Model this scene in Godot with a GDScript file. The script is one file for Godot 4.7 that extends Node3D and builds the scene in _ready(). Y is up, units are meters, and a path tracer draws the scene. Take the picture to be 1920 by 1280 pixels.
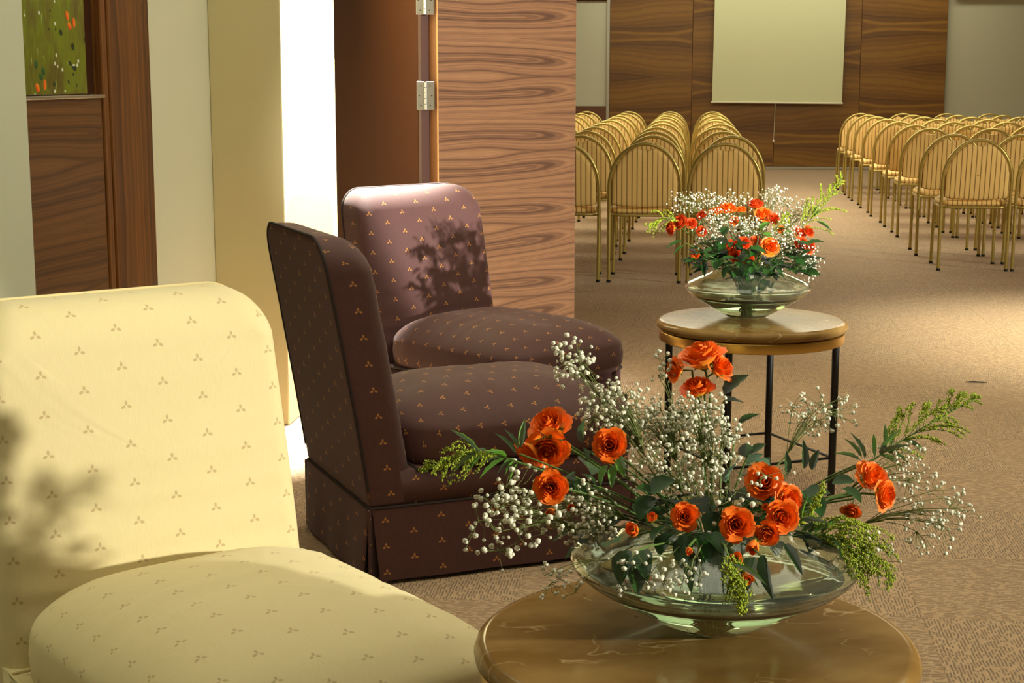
extends Node3D
# A hotel lounge looking into a meeting room: slipper chairs, marble tables with flowers, rows of gilt chairs.

var rng := RandomNumberGenerator.new()
var used := {}
var M := {}

# ------------------------------------------------------------------ mesh buffer
class MB:
	var v := PackedVector3Array()
	var n := PackedVector3Array()
	var t := PackedVector2Array()
	var ix := PackedInt32Array()

	func quad(a: Vector3, b: Vector3, c: Vector3, d: Vector3, ua := Vector2.ZERO, ub := Vector2.RIGHT, uc := Vector2.ONE, ud := Vector2.DOWN) -> void:
		# a b c d counter-clockwise seen from outside
		var nn := (b - a).cross(d - a)
		if nn.length_squared() < 1e-16:
			nn = (c - b).cross(d - b)
		nn = nn.normalized()
		var k := v.size()
		v.append_array(PackedVector3Array([a, b, c, d]))
		n.append_array(PackedVector3Array([nn, nn, nn, nn]))
		t.append_array(PackedVector2Array([ua, ub, uc, ud]))
		ix.append_array(PackedInt32Array([k, k + 2, k + 1, k, k + 3, k + 2]))

	# rows of points joined into a smooth sheet; wrap closes each row on itself
	func sheet(rows: Array, uvs: Array = [], wrap := false, outward := true) -> void:
		var nr := rows.size()
		var nc: int = rows[0].size()
		var k := v.size()
		var nor := PackedVector3Array()
		nor.resize(nr * nc)
		var tri := PackedInt32Array()
		var mid := Vector3.ZERO
		for r in rows:
			for p in r:
				mid += p
		mid /= float(nr * nc)
		var side := 0.0
		for i in nr - 1:
			for j in nc - 1:
				for q in 2:
					var i0 := i * nc + j
					var i1 := (i + 1) * nc + j + 1
					var i2 := (i + 1) * nc + j if q == 0 else i * nc + j + 1
					var p0: Vector3 = rows[i][j]
					var p1: Vector3 = rows[i + 1][j + 1]
					var p2: Vector3 = rows[i + 1][j] if q == 0 else rows[i][j + 1]
					var f := (p1 - p0).cross(p2 - p0) * (1.0 if q == 0 else -1.0)
					nor[i0] += f
					nor[i1] += f
					nor[i2] += f
					side += f.dot((p0 + p1 + p2) / 3.0 - mid)
					if q == 0:
						tri.append_array(PackedInt32Array([i0, i1, i2]))
					else:
						tri.append_array(PackedInt32Array([i0, i2, i1]))
		var sgn := 1.0
		if outward and side < 0.0:
			sgn = -1.0
		if wrap:
			for i in nr:
				var s := nor[i * nc] + nor[i * nc + nc - 1]
				nor[i * nc] = s
				nor[i * nc + nc - 1] = s
		for i in nr:   # collapsed rows share one normal
			var p0: Vector3 = rows[i][0]
			var p1: Vector3 = rows[i][nc / 2]
			var p2: Vector3 = rows[i][nc / 4]
			if p0.distance_squared_to(p1) < 1e-12 and p0.distance_squared_to(p2) < 1e-12:
				var s := Vector3.ZERO
				for j in nc:
					s += nor[i * nc + j]
				for j in nc:
					nor[i * nc + j] = s
		for i in nr:
			for j in nc:
				v.append(rows[i][j])
				n.append((nor[i * nc + j] * sgn).normalized())
				t.append(uvs[i][j] if uvs.size() else Vector2(float(j) / (nc - 1), float(i) / (nr - 1)))
		for q in range(0, tri.size(), 3):
			if sgn > 0.0:
				ix.append_array(PackedInt32Array([k + tri[q], k + tri[q + 2], k + tri[q + 1]]))
			else:
				ix.append_array(PackedInt32Array([k + tri[q], k + tri[q + 1], k + tri[q + 2]]))

	func box(c: Vector3, s: Vector3, b := 0.0, uvm := 1.0) -> void:
		# chamfered box
		var h := s * 0.5
		b = minf(b, minf(h.x, minf(h.y, h.z)) * 0.9)
		var ax := [Vector3.RIGHT, Vector3.UP, Vector3.BACK]
		var hh := [h.x, h.y, h.z]
		for i in 3:
			for sg in [-1.0, 1.0]:
				var w: Vector3 = ax[i] * sg
				var u: Vector3 = ax[(i + 1) % 3]
				var q: Vector3 = w.cross(u)
				var hu: float = hh[(i + 1) % 3] - b
				var hq: float = hh[(i + 2) % 3] - b
				var o: Vector3 = c + w * hh[i]
				var pts := [o - u * hu - q * hq, o + u * hu - q * hq, o + u * hu + q * hq, o - u * hu + q * hq]
				var uu := []
				for p in pts:
					var d: Vector3 = p - c
					if i == 0:
						uu.append(Vector2(d.z, -d.y) * uvm)
					elif i == 1:
						uu.append(Vector2(d.x, d.z) * uvm)
					else:
						uu.append(Vector2(d.x, -d.y) * uvm)
				quad(pts[0], pts[1], pts[2], pts[3], uu[0], uu[1], uu[2], uu[3])
		if b <= 0.0:
			return
		for i in 3:
			var j := (i + 1) % 3
			var k := (i + 2) % 3
			for s1 in [-1.0, 1.0]:
				for s2 in [-1.0, 1.0]:
					var a1: Vector3 = ax[j] * s1
					var a2: Vector3 = ax[k] * s2
					var e: Vector3 = ax[i] * (hh[i] - b)
					var p1: Vector3 = c + a1 * hh[j] + a2 * (hh[k] - b)
					var p2: Vector3 = c + a1 * (hh[j] - b) + a2 * hh[k]
					var pp := [p1 - e, p1 + e, p2 + e, p2 - e]
					if (pp[1] - pp[0]).cross(pp[3] - pp[0]).dot(a1 + a2) < 0.0:
						pp.reverse()
					var z := Vector2(0.01, 0.01)
					quad(pp[0], pp[1], pp[2], pp[3], z, z, z, z)
		for sx in [-1.0, 1.0]:
			for sy in [-1.0, 1.0]:
				for sz in [-1.0, 1.0]:
					var p1: Vector3 = c + Vector3(sx * h.x, sy * (h.y - b), sz * (h.z - b))
					var p2: Vector3 = c + Vector3(sx * (h.x - b), sy * h.y, sz * (h.z - b))
					var p3: Vector3 = c + Vector3(sx * (h.x - b), sy * (h.y - b), sz * h.z)
					if (p2 - p1).cross(p3 - p1).dot(Vector3(sx, sy, sz)) < 0.0:
						var tmp := p2
						p2 = p3
						p3 = tmp
					var z := Vector2(0.01, 0.01)
					quad(p1, p2, p3, p3, z, z, z, z)

	func tube(path: Array, rad, sides := 8, caps := true, vscale := 1.0) -> void:
		var m := path.size()
		var rows := []
		var uvs := []
		var up := Vector3.UP
		var len := 0.0
		for i in m:
			var a: Vector3 = path[maxi(i - 1, 0)]
			var b: Vector3 = path[mini(i + 1, m - 1)]
			var d := (b - a).normalized()
			if i == 0:
				up = Vector3.UP if absf(d.y) < 0.9 else Vector3.RIGHT
			var x := up.cross(d).normalized()
			up = d.cross(x).normalized()
			var r: float = rad[i] if rad is Array else rad
			if i > 0:
				len += path[i].distance_to(path[i - 1])
			var row := []
			var ur := []
			for j in sides + 1:
				var g := TAU * j / sides
				row.append(path[i] + (x * cos(g) + up * sin(g)) * r)
				ur.append(Vector2(float(j) / sides, len * vscale))
			if caps and i == 0:
				rows.append(filled(path[0], sides + 1))
				uvs.append(ur)
				rows.append(row.duplicate())
				uvs.append(ur)
			rows.append(row)
			uvs.append(ur)
			if caps and i == m - 1:
				rows.append(row.duplicate())
				uvs.append(ur)
				rows.append(filled(path[i], sides + 1))
				uvs.append(ur)
		sheet(rows, uvs, true, false)

	func filled(p: Vector3, k: int) -> Array:
		var a := []
		a.resize(k)
		a.fill(p)
		return a

	# profile of Vector2(radius, height) turned round the y axis, bottom to top on the outside
	func lathe(prof: Array, segs := 48, at := Vector3.ZERO) -> void:
		var rows := []
		var uvs := []
		for p in prof:
			var row := []
			var ur := []
			for j in segs + 1:
				var g := TAU * j / segs
				row.append(at + Vector3(cos(g) * p.x, p.y, sin(g) * p.x))
				ur.append(Vector2(cos(g) * p.x, sin(g) * p.x) + Vector2(0, p.y))
			rows.append(row)
			uvs.append(ur)
		sheet(rows, uvs, true)

	func blob(c: Vector3, r: Vector3, nu := 8, nv := 6) -> void:
		var rows := []
		for i in nv + 1:
			var a := PI * i / nv - PI / 2
			var row := []
			for j in nu + 1:
				var g := TAU * j / nu
				row.append(c + Vector3(cos(a) * cos(g) * r.x, sin(a) * r.y, cos(a) * sin(g) * r.z))
			rows.append(row)
		sheet(rows, [], true)

	func mesh() -> ArrayMesh:
		var a := []
		a.resize(Mesh.ARRAY_MAX)
		a[Mesh.ARRAY_VERTEX] = v
		a[Mesh.ARRAY_NORMAL] = n
		a[Mesh.ARRAY_TEX_UV] = t
		a[Mesh.ARRAY_INDEX] = ix
		var m := ArrayMesh.new()
		m.add_surface_from_arrays(Mesh.PRIMITIVE_TRIANGLES, a)
		return m

# ------------------------------------------------------------------ nodes
func numbered(s: String) -> String:
	var k: int = used.get(s, 0)
	used[s] = k + 1
	return s if k == 0 else "%s_%03d" % [s, k]

func thing(called: String, label: String, category: String, at := Vector3.ZERO, turn := 0.0, group := "") -> Node3D:
	var o := Node3D.new()
	o.name = numbered(called)
	add_child(o)
	o.position = at
	o.rotation.y = turn
	tag(o, label, category, group)
	return o

func tag(o: Node, label: String, category: String, group := "") -> Node:
	o.set_meta("label", label)
	o.set_meta("category", category)
	if group:
		o.set_meta("group", group)
	return o

func part(parent: Node, called: String, mesh: Mesh, mat: Material, at := Vector3.ZERO) -> MeshInstance3D:
	var o := MeshInstance3D.new()
	o.name = called if parent != self else numbered(called)
	o.mesh = mesh
	o.material_override = mat
	o.position = at
	parent.add_child(o, true)
	return o

func struct(called: String, mesh: Mesh, mat: Material, at := Vector3.ZERO) -> MeshInstance3D:
	var o := part(self, called, mesh, mat, at)
	o.set_meta("kind", "structure")
	return o

func boxm(c: Vector3, s: Vector3, b := 0.0) -> ArrayMesh:
	var m := MB.new()
	m.box(c, s, b)
	return m.mesh()

func many(parent: Node, called: String, mesh: Mesh, mat: Material, xf: Array) -> MultiMeshInstance3D:
	var mm := MultiMesh.new()
	mm.transform_format = MultiMesh.TRANSFORM_3D
	mm.mesh = mesh
	mm.instance_count = xf.size()
	for i in xf.size():
		mm.set_instance_transform(i, xf[i])
	var o := MultiMeshInstance3D.new()
	o.name = called
	o.multimesh = mm
	o.material_override = mat
	o.set_meta("kind", "stuff")
	parent.add_child(o, true)
	return o

func copy_of(o: Node3D, label: String, at: Vector3, turn := 0.0) -> Node3D:
	var base: String = o.get_meta("kind_name")
	var c: Node3D = o.duplicate()
	c.name = numbered(base)
	add_child(c)
	c.position = at
	c.rotation.y = turn
	c.set_meta("label", label)
	return c

# ------------------------------------------------------------------ materials
func mat(color: Color, rough := 0.6, metal := 0.0) -> StandardMaterial3D:
	var m := StandardMaterial3D.new()
	m.albedo_color = color
	m.roughness = rough
	m.metallic = metal
	return m

func tex(w: int, h: int, f: Callable) -> ImageTexture:
	var im := Image.create(w, h, false, Image.FORMAT_RGB8)
	for y in h:
		for x in w:
			im.set_pixel(x, y, f.call(x, y))
	return ImageTexture.create_from_image(im)

func noise(freq: float, sd: int, oct := 3) -> FastNoiseLite:
	var n := FastNoiseLite.new()
	n.seed = sd
	n.frequency = freq
	n.fractal_octaves = oct
	n.noise_type = FastNoiseLite.TYPE_SIMPLEX_SMOOTH
	return n

# flat-sawn veneer, grain along x, one leaf mirrored at its edges (book-matched up the wall)
func veneer(dark: Color, mid: Color, light: Color, sd: int, figure: float) -> ImageTexture:
	var n0 := noise(1.0, sd, 1)
	var n2 := noise(1.0, sd + 7, 3)
	var w := 768
	var h := 512
	return tex(w, h, func(x: int, y: int) -> Color:
		var u := float(x) / w
		var q := absf(float(y) / h * 2.0 - 1.0)
		var dy := q - 0.45 + n0.get_noise_2d(u * 0.8, q * 0.8) * 0.10 + n0.get_noise_2d(u * 2.6 + 9.0, q * 1.5) * 0.015 + u * 0.10
		var m := maxf(0.0, u - figure)
		var r := sqrt(dy * dy + m * m * 0.22)
		var band := n2.get_noise_1d(r * 6.0 + sd) * 0.7 + n2.get_noise_1d(r * 17.0 + 40.0) * 0.4 + n2.get_noise_1d(r * 50.0 + 90.0) * 0.2
		var pore := n2.get_noise_2d(u * 5.0, q * 120.0) * 0.2
		var s := clampf(0.5 + band * 0.75 + pore, 0.0, 1.0)
		var c := dark.lerp(mid, clampf(s * 2.0, 0.0, 1.0)) if s < 0.5 else mid.lerp(light, s * 2.0 - 1.0)
		return c)

func motif_at(x: float, y: float) -> float:
	# a sprig of three leaves, about 20 mm, in metres from its centre
	var best := 0.0
	for a in [[0.0, 0.0042, 1.5708], [-0.0058, -0.0028, 3.55], [0.0058, -0.0028, -0.41]]:
		var dx: float = x - a[0]
		var dy: float = y - a[1]
		var c := cos(a[2])
		var s := sin(a[2])
		var p := (dx * c + dy * s) / 0.0046
		var q := (-dx * s + dy * c) / 0.0028
		best = maxf(best, clampf((1.0 - p * p - q * q) * 3.0, 0.0, 1.0))
	return best

func damask(base: Color, strie: Color, fig: Color, sd: int) -> ImageTexture:
	# 150 x 134 mm: half-drop repeat of the sprig over fine warp stripes
	var n1 := noise(1.0, sd, 2)
	return tex(300, 268, func(x: int, y: int) -> Color:
		var mx := x * 0.0005
		var my := y * 0.0005
		var m := 0.0
		var c := int(mx / 0.075)
		var yy := fposmod(my - (0.0335 if c == 1 else 0.0), 0.067) - 0.0335
		m = motif_at(mx - 0.0375 - c * 0.075, yy)
		var wv := n1.get_noise_2d(x * 0.55, y * 0.012) * 0.5 + n1.get_noise_2d(x * 0.9, y * 0.5) * 0.25
		return base.lerp(strie, clampf(0.5 + wv, 0.0, 1.0)).lerp(fig, m))

func aimed(l: Light3D, called: String, from: Vector3, to: Vector3, color: Color, energy: float, size: float) -> void:
	l.name = called
	add_child(l)
	l.look_at_from_position(from, to, Vector3.UP if absf((to - from).normalized().y) < 0.98 else Vector3.FORWARD)
	l.light_color = color
	l.light_energy = energy
	l.light_size = size
	l.shadow_enabled = true

func spot(called: String, from: Vector3, to: Vector3, half: float, color: Color, energy: float, size := 0.04, soft := 0.3) -> void:
	var l := SpotLight3D.new()
	l.spot_angle = half
	l.spot_range = 40.0
	l.spot_attenuation = 2.0
	l.spot_angle_attenuation = soft
	aimed(l, called, from, to, color, energy, size)

func panel(called: String, at: Vector3, size: Vector2, color: Color, energy: float) -> void:
	var l := AreaLight3D.new()
	l.area_size = size
	l.area_range = 40.0
	l.area_attenuation = 2.0
	aimed(l, called, at, at + Vector3.DOWN, color, energy, 0.0)

const WARM := Color(1.0, 0.995, 0.885)

func _ready() -> void:
	rng.seed = 7
	# camera
	var cam := Camera3D.new()
	cam.name = "camera"
	add_child(cam)
	cam.fov = rad_to_deg(2.0 * atan(640.0 / 2950.0))
	cam.position = Vector3(0, 1.27, 0)
	cam.basis = Basis(Vector3.UP, deg_to_rad(6.68)) * Basis(Vector3.RIGHT, deg_to_rad(-9.487))
	cam.near = 0.05
	cam.far = 100.0
	cam.current = true
	# surroundings: a closed building, no daylight
	var we := WorldEnvironment.new()
	we.name = "environment"
	var e := Environment.new()
	e.background_mode = Environment.BG_COLOR
	e.background_color = Color(0.02, 0.018, 0.015)
	e.tonemap_mode = Environment.TONE_MAPPER_LINEAR
	e.tonemap_exposure = 1.0
	e.sdfgi_enabled = true
	e.ssao_enabled = true
	e.ssil_enabled = true
	we.environment = e
	add_child(we)
	# lamps: ceiling panels, downlights and two low spots on the right
	panel("ceiling_panel_lounge", Vector3(-0.15, 2.93, -3.5), Vector2(3.0, 4.0), WARM, 6.6)
	panel("ceiling_panel_opening", Vector3(1.8, 2.93, -5.5), Vector2(3.0, 1.2), WARM, 4.0)
	panel("ceiling_panel_meeting", Vector3(0.6, 2.93, -15.6), Vector2(6.0, 6.0), WARM, 33.0)
	panel("ceiling_panel_end", Vector3(1.2, 2.93, -21.85), Vector2(6.0, 0.5), WARM, 4.6)
	spot("downlight_wall", Vector3(-1.15, 2.9, -6.4), Vector3(-1.485, 1.25, -6.05), 20.0, Color(1.0, 1.0, 0.95), 100.0, 0.05, 0.4)
	spot("downlight_floor", Vector3(2.4, 2.9, -7.9), Vector3(2.3, 0.0, -7.9), 36.0, WARM, 22.0, 0.06, 1.0)
	spot("spot_chairs", Vector3(9.4, 2.3, -4.6), Vector3(1.5, 0.3, -10.5), 16.0, WARM, 45.0, 0.08, 0.6)
	spot("low_spot_far", Vector3(7.36, 2.2, 0.47), Vector3(-0.85, 1.0, -6.55), 6.4, Color(1.0, 1.0, 0.95), 235.0, 0.06, 0.25)
	spot("low_spot_near", Vector3(8.57, 2.31, -0.05), Vector3(-0.75, 0.45, -2.45), 4.0, Color(1.0, 0.99, 0.90), 122.0, 0.12, 0.35)
	make_materials()
	make_petals()
	setting()
	furniture()
	rng.seed = 11
	flowers(Vector3(0.033, 0.54, -2.058), Vector3(0.162, 0.54, -4.882))

func make_materials() -> void:
	M.white_wall = mat(Color(0.83, 0.84, 0.745), 0.75)
	M.beige_wall = mat(Color(0.77, 0.72, 0.545), 0.8)
	M.grey_wall = mat(Color(0.72, 0.70, 0.60), 0.8)
	M.ceiling = mat(Color(0.9, 0.88, 0.83), 0.9)
	M.far_white = mat(Color(0.78, 0.77, 0.68), 0.8)
	M.screen = mat(Color(0.84, 0.84, 0.68), 0.85)
	M.dark_laminate = mat(Color(0.24, 0.13, 0.065), 0.7)
	M.dark_laminate.metallic_specular = 0.2
	M.edge_dark = mat(Color(0.22, 0.10, 0.05), 0.5)
	M.underlay = mat(Color(0.55, 0.44, 0.34), 0.95)
	M.alu = mat(Color(0.72, 0.70, 0.64), 0.35, 0.8)
	M.steel = mat(Color(0.60, 0.58, 0.55), 0.35, 0.9)
	M.screw = mat(Color(0.25, 0.24, 0.22), 0.4, 0.8)
	M.black = mat(Color(0.035, 0.035, 0.045), 0.35)
	M.rubber = mat(Color(0.06, 0.05, 0.04), 0.7)
	M.brass = mat(Color(0.86, 0.70, 0.38), 0.28, 1.0)
	M.gilt = mat(Color(0.72, 0.645, 0.37), 0.3, 0.7)
	M.stem = mat(Color(0.30, 0.42, 0.14), 0.6)
	M.twig = mat(Color(0.42, 0.46, 0.22), 0.7)
	M.leaf = mat(Color(0.105, 0.27, 0.055), 0.5)
	M.leaf_light = mat(Color(0.32, 0.50, 0.14), 0.45)
	M.leaf_blue = mat(Color(0.30, 0.45, 0.34), 0.5)
	for k in ["leaf", "leaf_light", "leaf_blue"]:
		M[k].metallic_specular = 0.3
		M[k].backlight_enabled = true
		M[k].backlight = Color(0.35, 0.35, 0.35)
	M.floret = mat(Color(0.93, 0.92, 0.84), 0.7)
	M.floret.backlight_enabled = true
	M.floret.backlight = Color(0.5, 0.5, 0.5)
	M.goldenrod = mat(Color(0.64, 0.70, 0.14), 0.6)
	M.goldenrod.backlight_enabled = true
	M.goldenrod.backlight = Color(0.4, 0.4, 0.4)
	# petals: yellow at the claw, orange to red at the lip
	for k in [["petal", Color(1.0, 0.82, 0.35), Color(1.0, 0.58, 0.15), Color(0.99, 0.47, 0.09)], ["petal_red", Color(0.95, 0.55, 0.16), Color(0.93, 0.40, 0.10), Color(0.87, 0.29, 0.06)]]:
		var g := Gradient.new()
		g.offsets = PackedFloat32Array([0.0, 0.45, 1.0])
		g.colors = PackedColorArray([k[1], k[2], k[3]])
		var gt := GradientTexture2D.new()
		gt.gradient = g
		gt.width = 8
		gt.height = 64
		gt.fill_to = Vector2(0, 1)
		var m := mat(Color.WHITE, 0.55)
		m.albedo_texture = gt
		m.backlight_enabled = true
		m.backlight = Color(0.45, 0.45, 0.45)
		M[k[0]] = m
	M.glass = mat(Color(0.95, 0.98, 0.93, 0.02), 0.0)
	M.glass.refraction_enabled = true
	M.glass.refraction_scale = 0.05
	M.water = mat(Color(0.93, 0.97, 0.90, 0.0), 0.0)
	M.water.refraction_enabled = true
	M.water.refraction_scale = 0.033

	var wt := veneer(Color(0.26, 0.17, 0.125), Color(0.43, 0.30, 0.21), Color(0.555, 0.41, 0.28), 5, 0.58)
	M.walnut = mat(Color.WHITE, 0.36)
	M.walnut.albedo_texture = wt
	M.walnut_plain = mat(Color(1.0, 0.94, 0.70), 0.4)
	M.walnut_plain.albedo_texture = wt
	var wf := veneer(Color(0.345, 0.215, 0.075), Color(0.48, 0.32, 0.11), Color(0.60, 0.43, 0.165), 23, 3.0)
	M.walnut_far = mat(Color.WHITE, 0.34)
	M.walnut_far.albedo_texture = wf
	M.edge_wood = mat(Color(0.40, 0.24, 0.11), 0.5)
	M.edge_pale = mat(Color(0.72, 0.50, 0.30), 0.5)
	M.screen_bar = mat(Color(0.88, 0.85, 0.74), 0.6)
	M.walnut_upright = mat(Color(0.84, 0.80, 0.60), 0.4)
	M.walnut_upright.albedo_texture = veneer_upright()
	M.walnut_upright.uv1_scale = Vector3(1.0, 0.6, 1)
	M.picture = mat(Color.WHITE, 0.25)
	M.picture.albedo_texture = picture()
	M.plinth = mat(Color(0.42, 0.17, 0.08), 0.45)

	# cloths
	for k in [["cream", Color(0.85, 0.79, 0.61), Color(0.81, 0.74, 0.55), Color(0.71, 0.62, 0.45)], ["plum", Color(0.36, 0.205, 0.195), Color(0.265, 0.14, 0.13), Color(0.72, 0.48, 0.22)]]:
		var m := mat(Color.WHITE, 0.75)
		m.albedo_texture = damask(k[1], k[2], k[3], 3)
		m.uv1_scale = Vector3(1.0 / 0.15, 1.0 / 0.134, 1)
		m.rim_enabled = true
		m.rim = 0.22 if k[0] == "plum" else 0.2
		m.rim_tint = 0.25
		M[k[0]] = m
	M.cream_welt = mat(Color(0.84, 0.77, 0.57), 0.75)
	M.plum_welt = mat(Color(0.16, 0.105, 0.10), 0.8)
	M.stripe = mat(Color.WHITE, 0.8)
	var ns := noise(0.4, 9, 2)
	M.stripe.albedo_texture = tex(64, 32, func(x: int, y: int) -> Color:
		var d := absf(x - 32.0)
		var b := Color(0.95, 0.81, 0.53).lerp(Color(0.90, 0.745, 0.46), 0.5 + 0.5 * ns.get_noise_2d(x, y * 0.3))
		return b.lerp(Color(0.50, 0.34, 0.13), clampf(5.5 - d, 0.0, 1.0)).lerp(Color(0.72, 0.55, 0.29), 0.5 if d > 8.0 and d < 11.0 else 0.0))
	M.stripe.uv1_scale = Vector3(1.0 / 0.0315, 10, 1)

	# carpet: tufted ribs 8 mm apart, broken and slanting a little; 0.5 m a tile
	var nc := noise(0.02, 31, 3)
	var nb := noise(0.09, 37, 2)
	var hm := Image.create(512, 512, false, Image.FORMAT_RGB8)
	var al := Image.create(512, 512, false, Image.FORMAT_RGB8)
	for y in 512:
		for x in 512:
			var xx := x + nc.get_noise_2d(x * 0.6, y * 0.9) * 3.0
			var ph := absf(fposmod(xx / 8.0, 1.0) - 0.5) * 2.0
			var br := nb.get_noise_2d(floorf(xx / 8.0) * 13.0, y * 0.35)
			var hgt := clampf(ph * 1.6, 0.0, 1.0) if br < 0.12 else 0.85
			hgt = clampf(hgt + nb.get_noise_2d(x * 4.0, y * 4.0) * 0.12, 0.0, 1.0)
			hm.set_pixel(x, y, Color(hgt, hgt, hgt))
			al.set_pixel(x, y, Color(0.57, 0.455, 0.34).lerp(Color(0.74, 0.615, 0.48), hgt))
	M.carpet = mat(Color.WHITE, 0.95)
	M.carpet.albedo_texture = ImageTexture.create_from_image(al)
	M.carpet.heightmap_enabled = true
	M.carpet.heightmap_texture = ImageTexture.create_from_image(hm)
	M.carpet.heightmap_scale = 0.45
	M.carpet.rim_enabled = true
	M.carpet.rim = 0.2
	M.carpet_field = M.carpet.duplicate()
	M.carpet_field.uv1_triplanar = true
	M.carpet_field.uv1_world_triplanar = true
	M.carpet_field.uv1_scale = Vector3(2, 2, 2)

	# cream marble with pale veins and faint clouds
	var n1 := noise(1.0, 51, 4)
	var n2 := noise(1.0, 57, 3)
	M.marble = mat(Color.WHITE, 0.15)
	M.marble.metallic_specular = 0.22
	M.marble.albedo_texture = tex(512, 512, func(x: int, y: int) -> Color:
		var p := Vector2(x, y) / 512.0
		var cl := n1.get_noise_2d(p.x * 3.0, p.y * 5.0)
		var vv := absf(n2.get_noise_2d(p.x * 2.4 + cl * 0.5, p.y * 3.4))
		var c := Color(0.58, 0.455, 0.27).lerp(Color(0.48, 0.355, 0.18), clampf(0.5 + cl, 0.0, 1.0))
		c = c.lerp(Color(0.84, 0.76, 0.60), clampf(1.0 - vv * 26.0, 0.0, 1.0) * clampf(cl * 2.0, 0.0, 0.6))
		var sp := n2.get_noise_2d(p.x * 16.0 + 9.0, p.y * 16.0)
		return c.lerp(Color(0.40, 0.20, 0.10), clampf((sp - 0.66) * 8.0, 0.0, 0.8)))
	M.marble.uv1_scale = Vector3(1.5, 1.5, 1)
	M.marble.uv1_offset = Vector3(0.5, 0.5, 0)

# ------------------------------------------------------------------ upholstered slipper chair
func outline(hw: float, y0: float, y1: float, rc: float, rb := 0.012, sub := 18) -> Array:
	# rounded rectangle, clockwise from the lower left; each entry is point and outward normal
	var o := []
	for c in [[-1, 0], [-1, 1], [1, 1], [1, 0]]:
		var r: float = rc if c[1] == 1 else rb
		var cx: float = c[0] * (hw - r)
		var cy: float = (y1 - r) if c[1] == 1 else (y0 + r)
		var a0 := 0.0
		if c[0] == -1:
			a0 = 270.0 if c[1] == 0 else 180.0
		else:
			a0 = 90.0 if c[1] == 1 else 0.0
		for k in 9:
			var g := deg_to_rad(a0 - 90.0 * k / 8.0)
			var nn := Vector2(cos(g), sin(g))
			o.append([Vector2(cx, cy) + nn * r, nn])
	var full := []
	for i in o.size():
		full.append(o[i])
		var nx: Array = o[(i + 1) % o.size()]
		var d: float = o[i][0].distance_to(nx[0])
		var k := sub if i % 9 == 8 else 1
		if k > 1:
			for q in range(1, k):
				full.append([o[i][0].lerp(nx[0], float(q) / k), o[i][1].slerp(nx[1], float(q) / k) if d < 0.01 else o[i][1]])
	full.append(full[0].duplicate())
	return full

func rake(h: float) -> float:
	var s := (h - 0.2) / 0.64
	return -0.105 * (signf(s) * pow(absf(s), 1.1))

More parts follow.
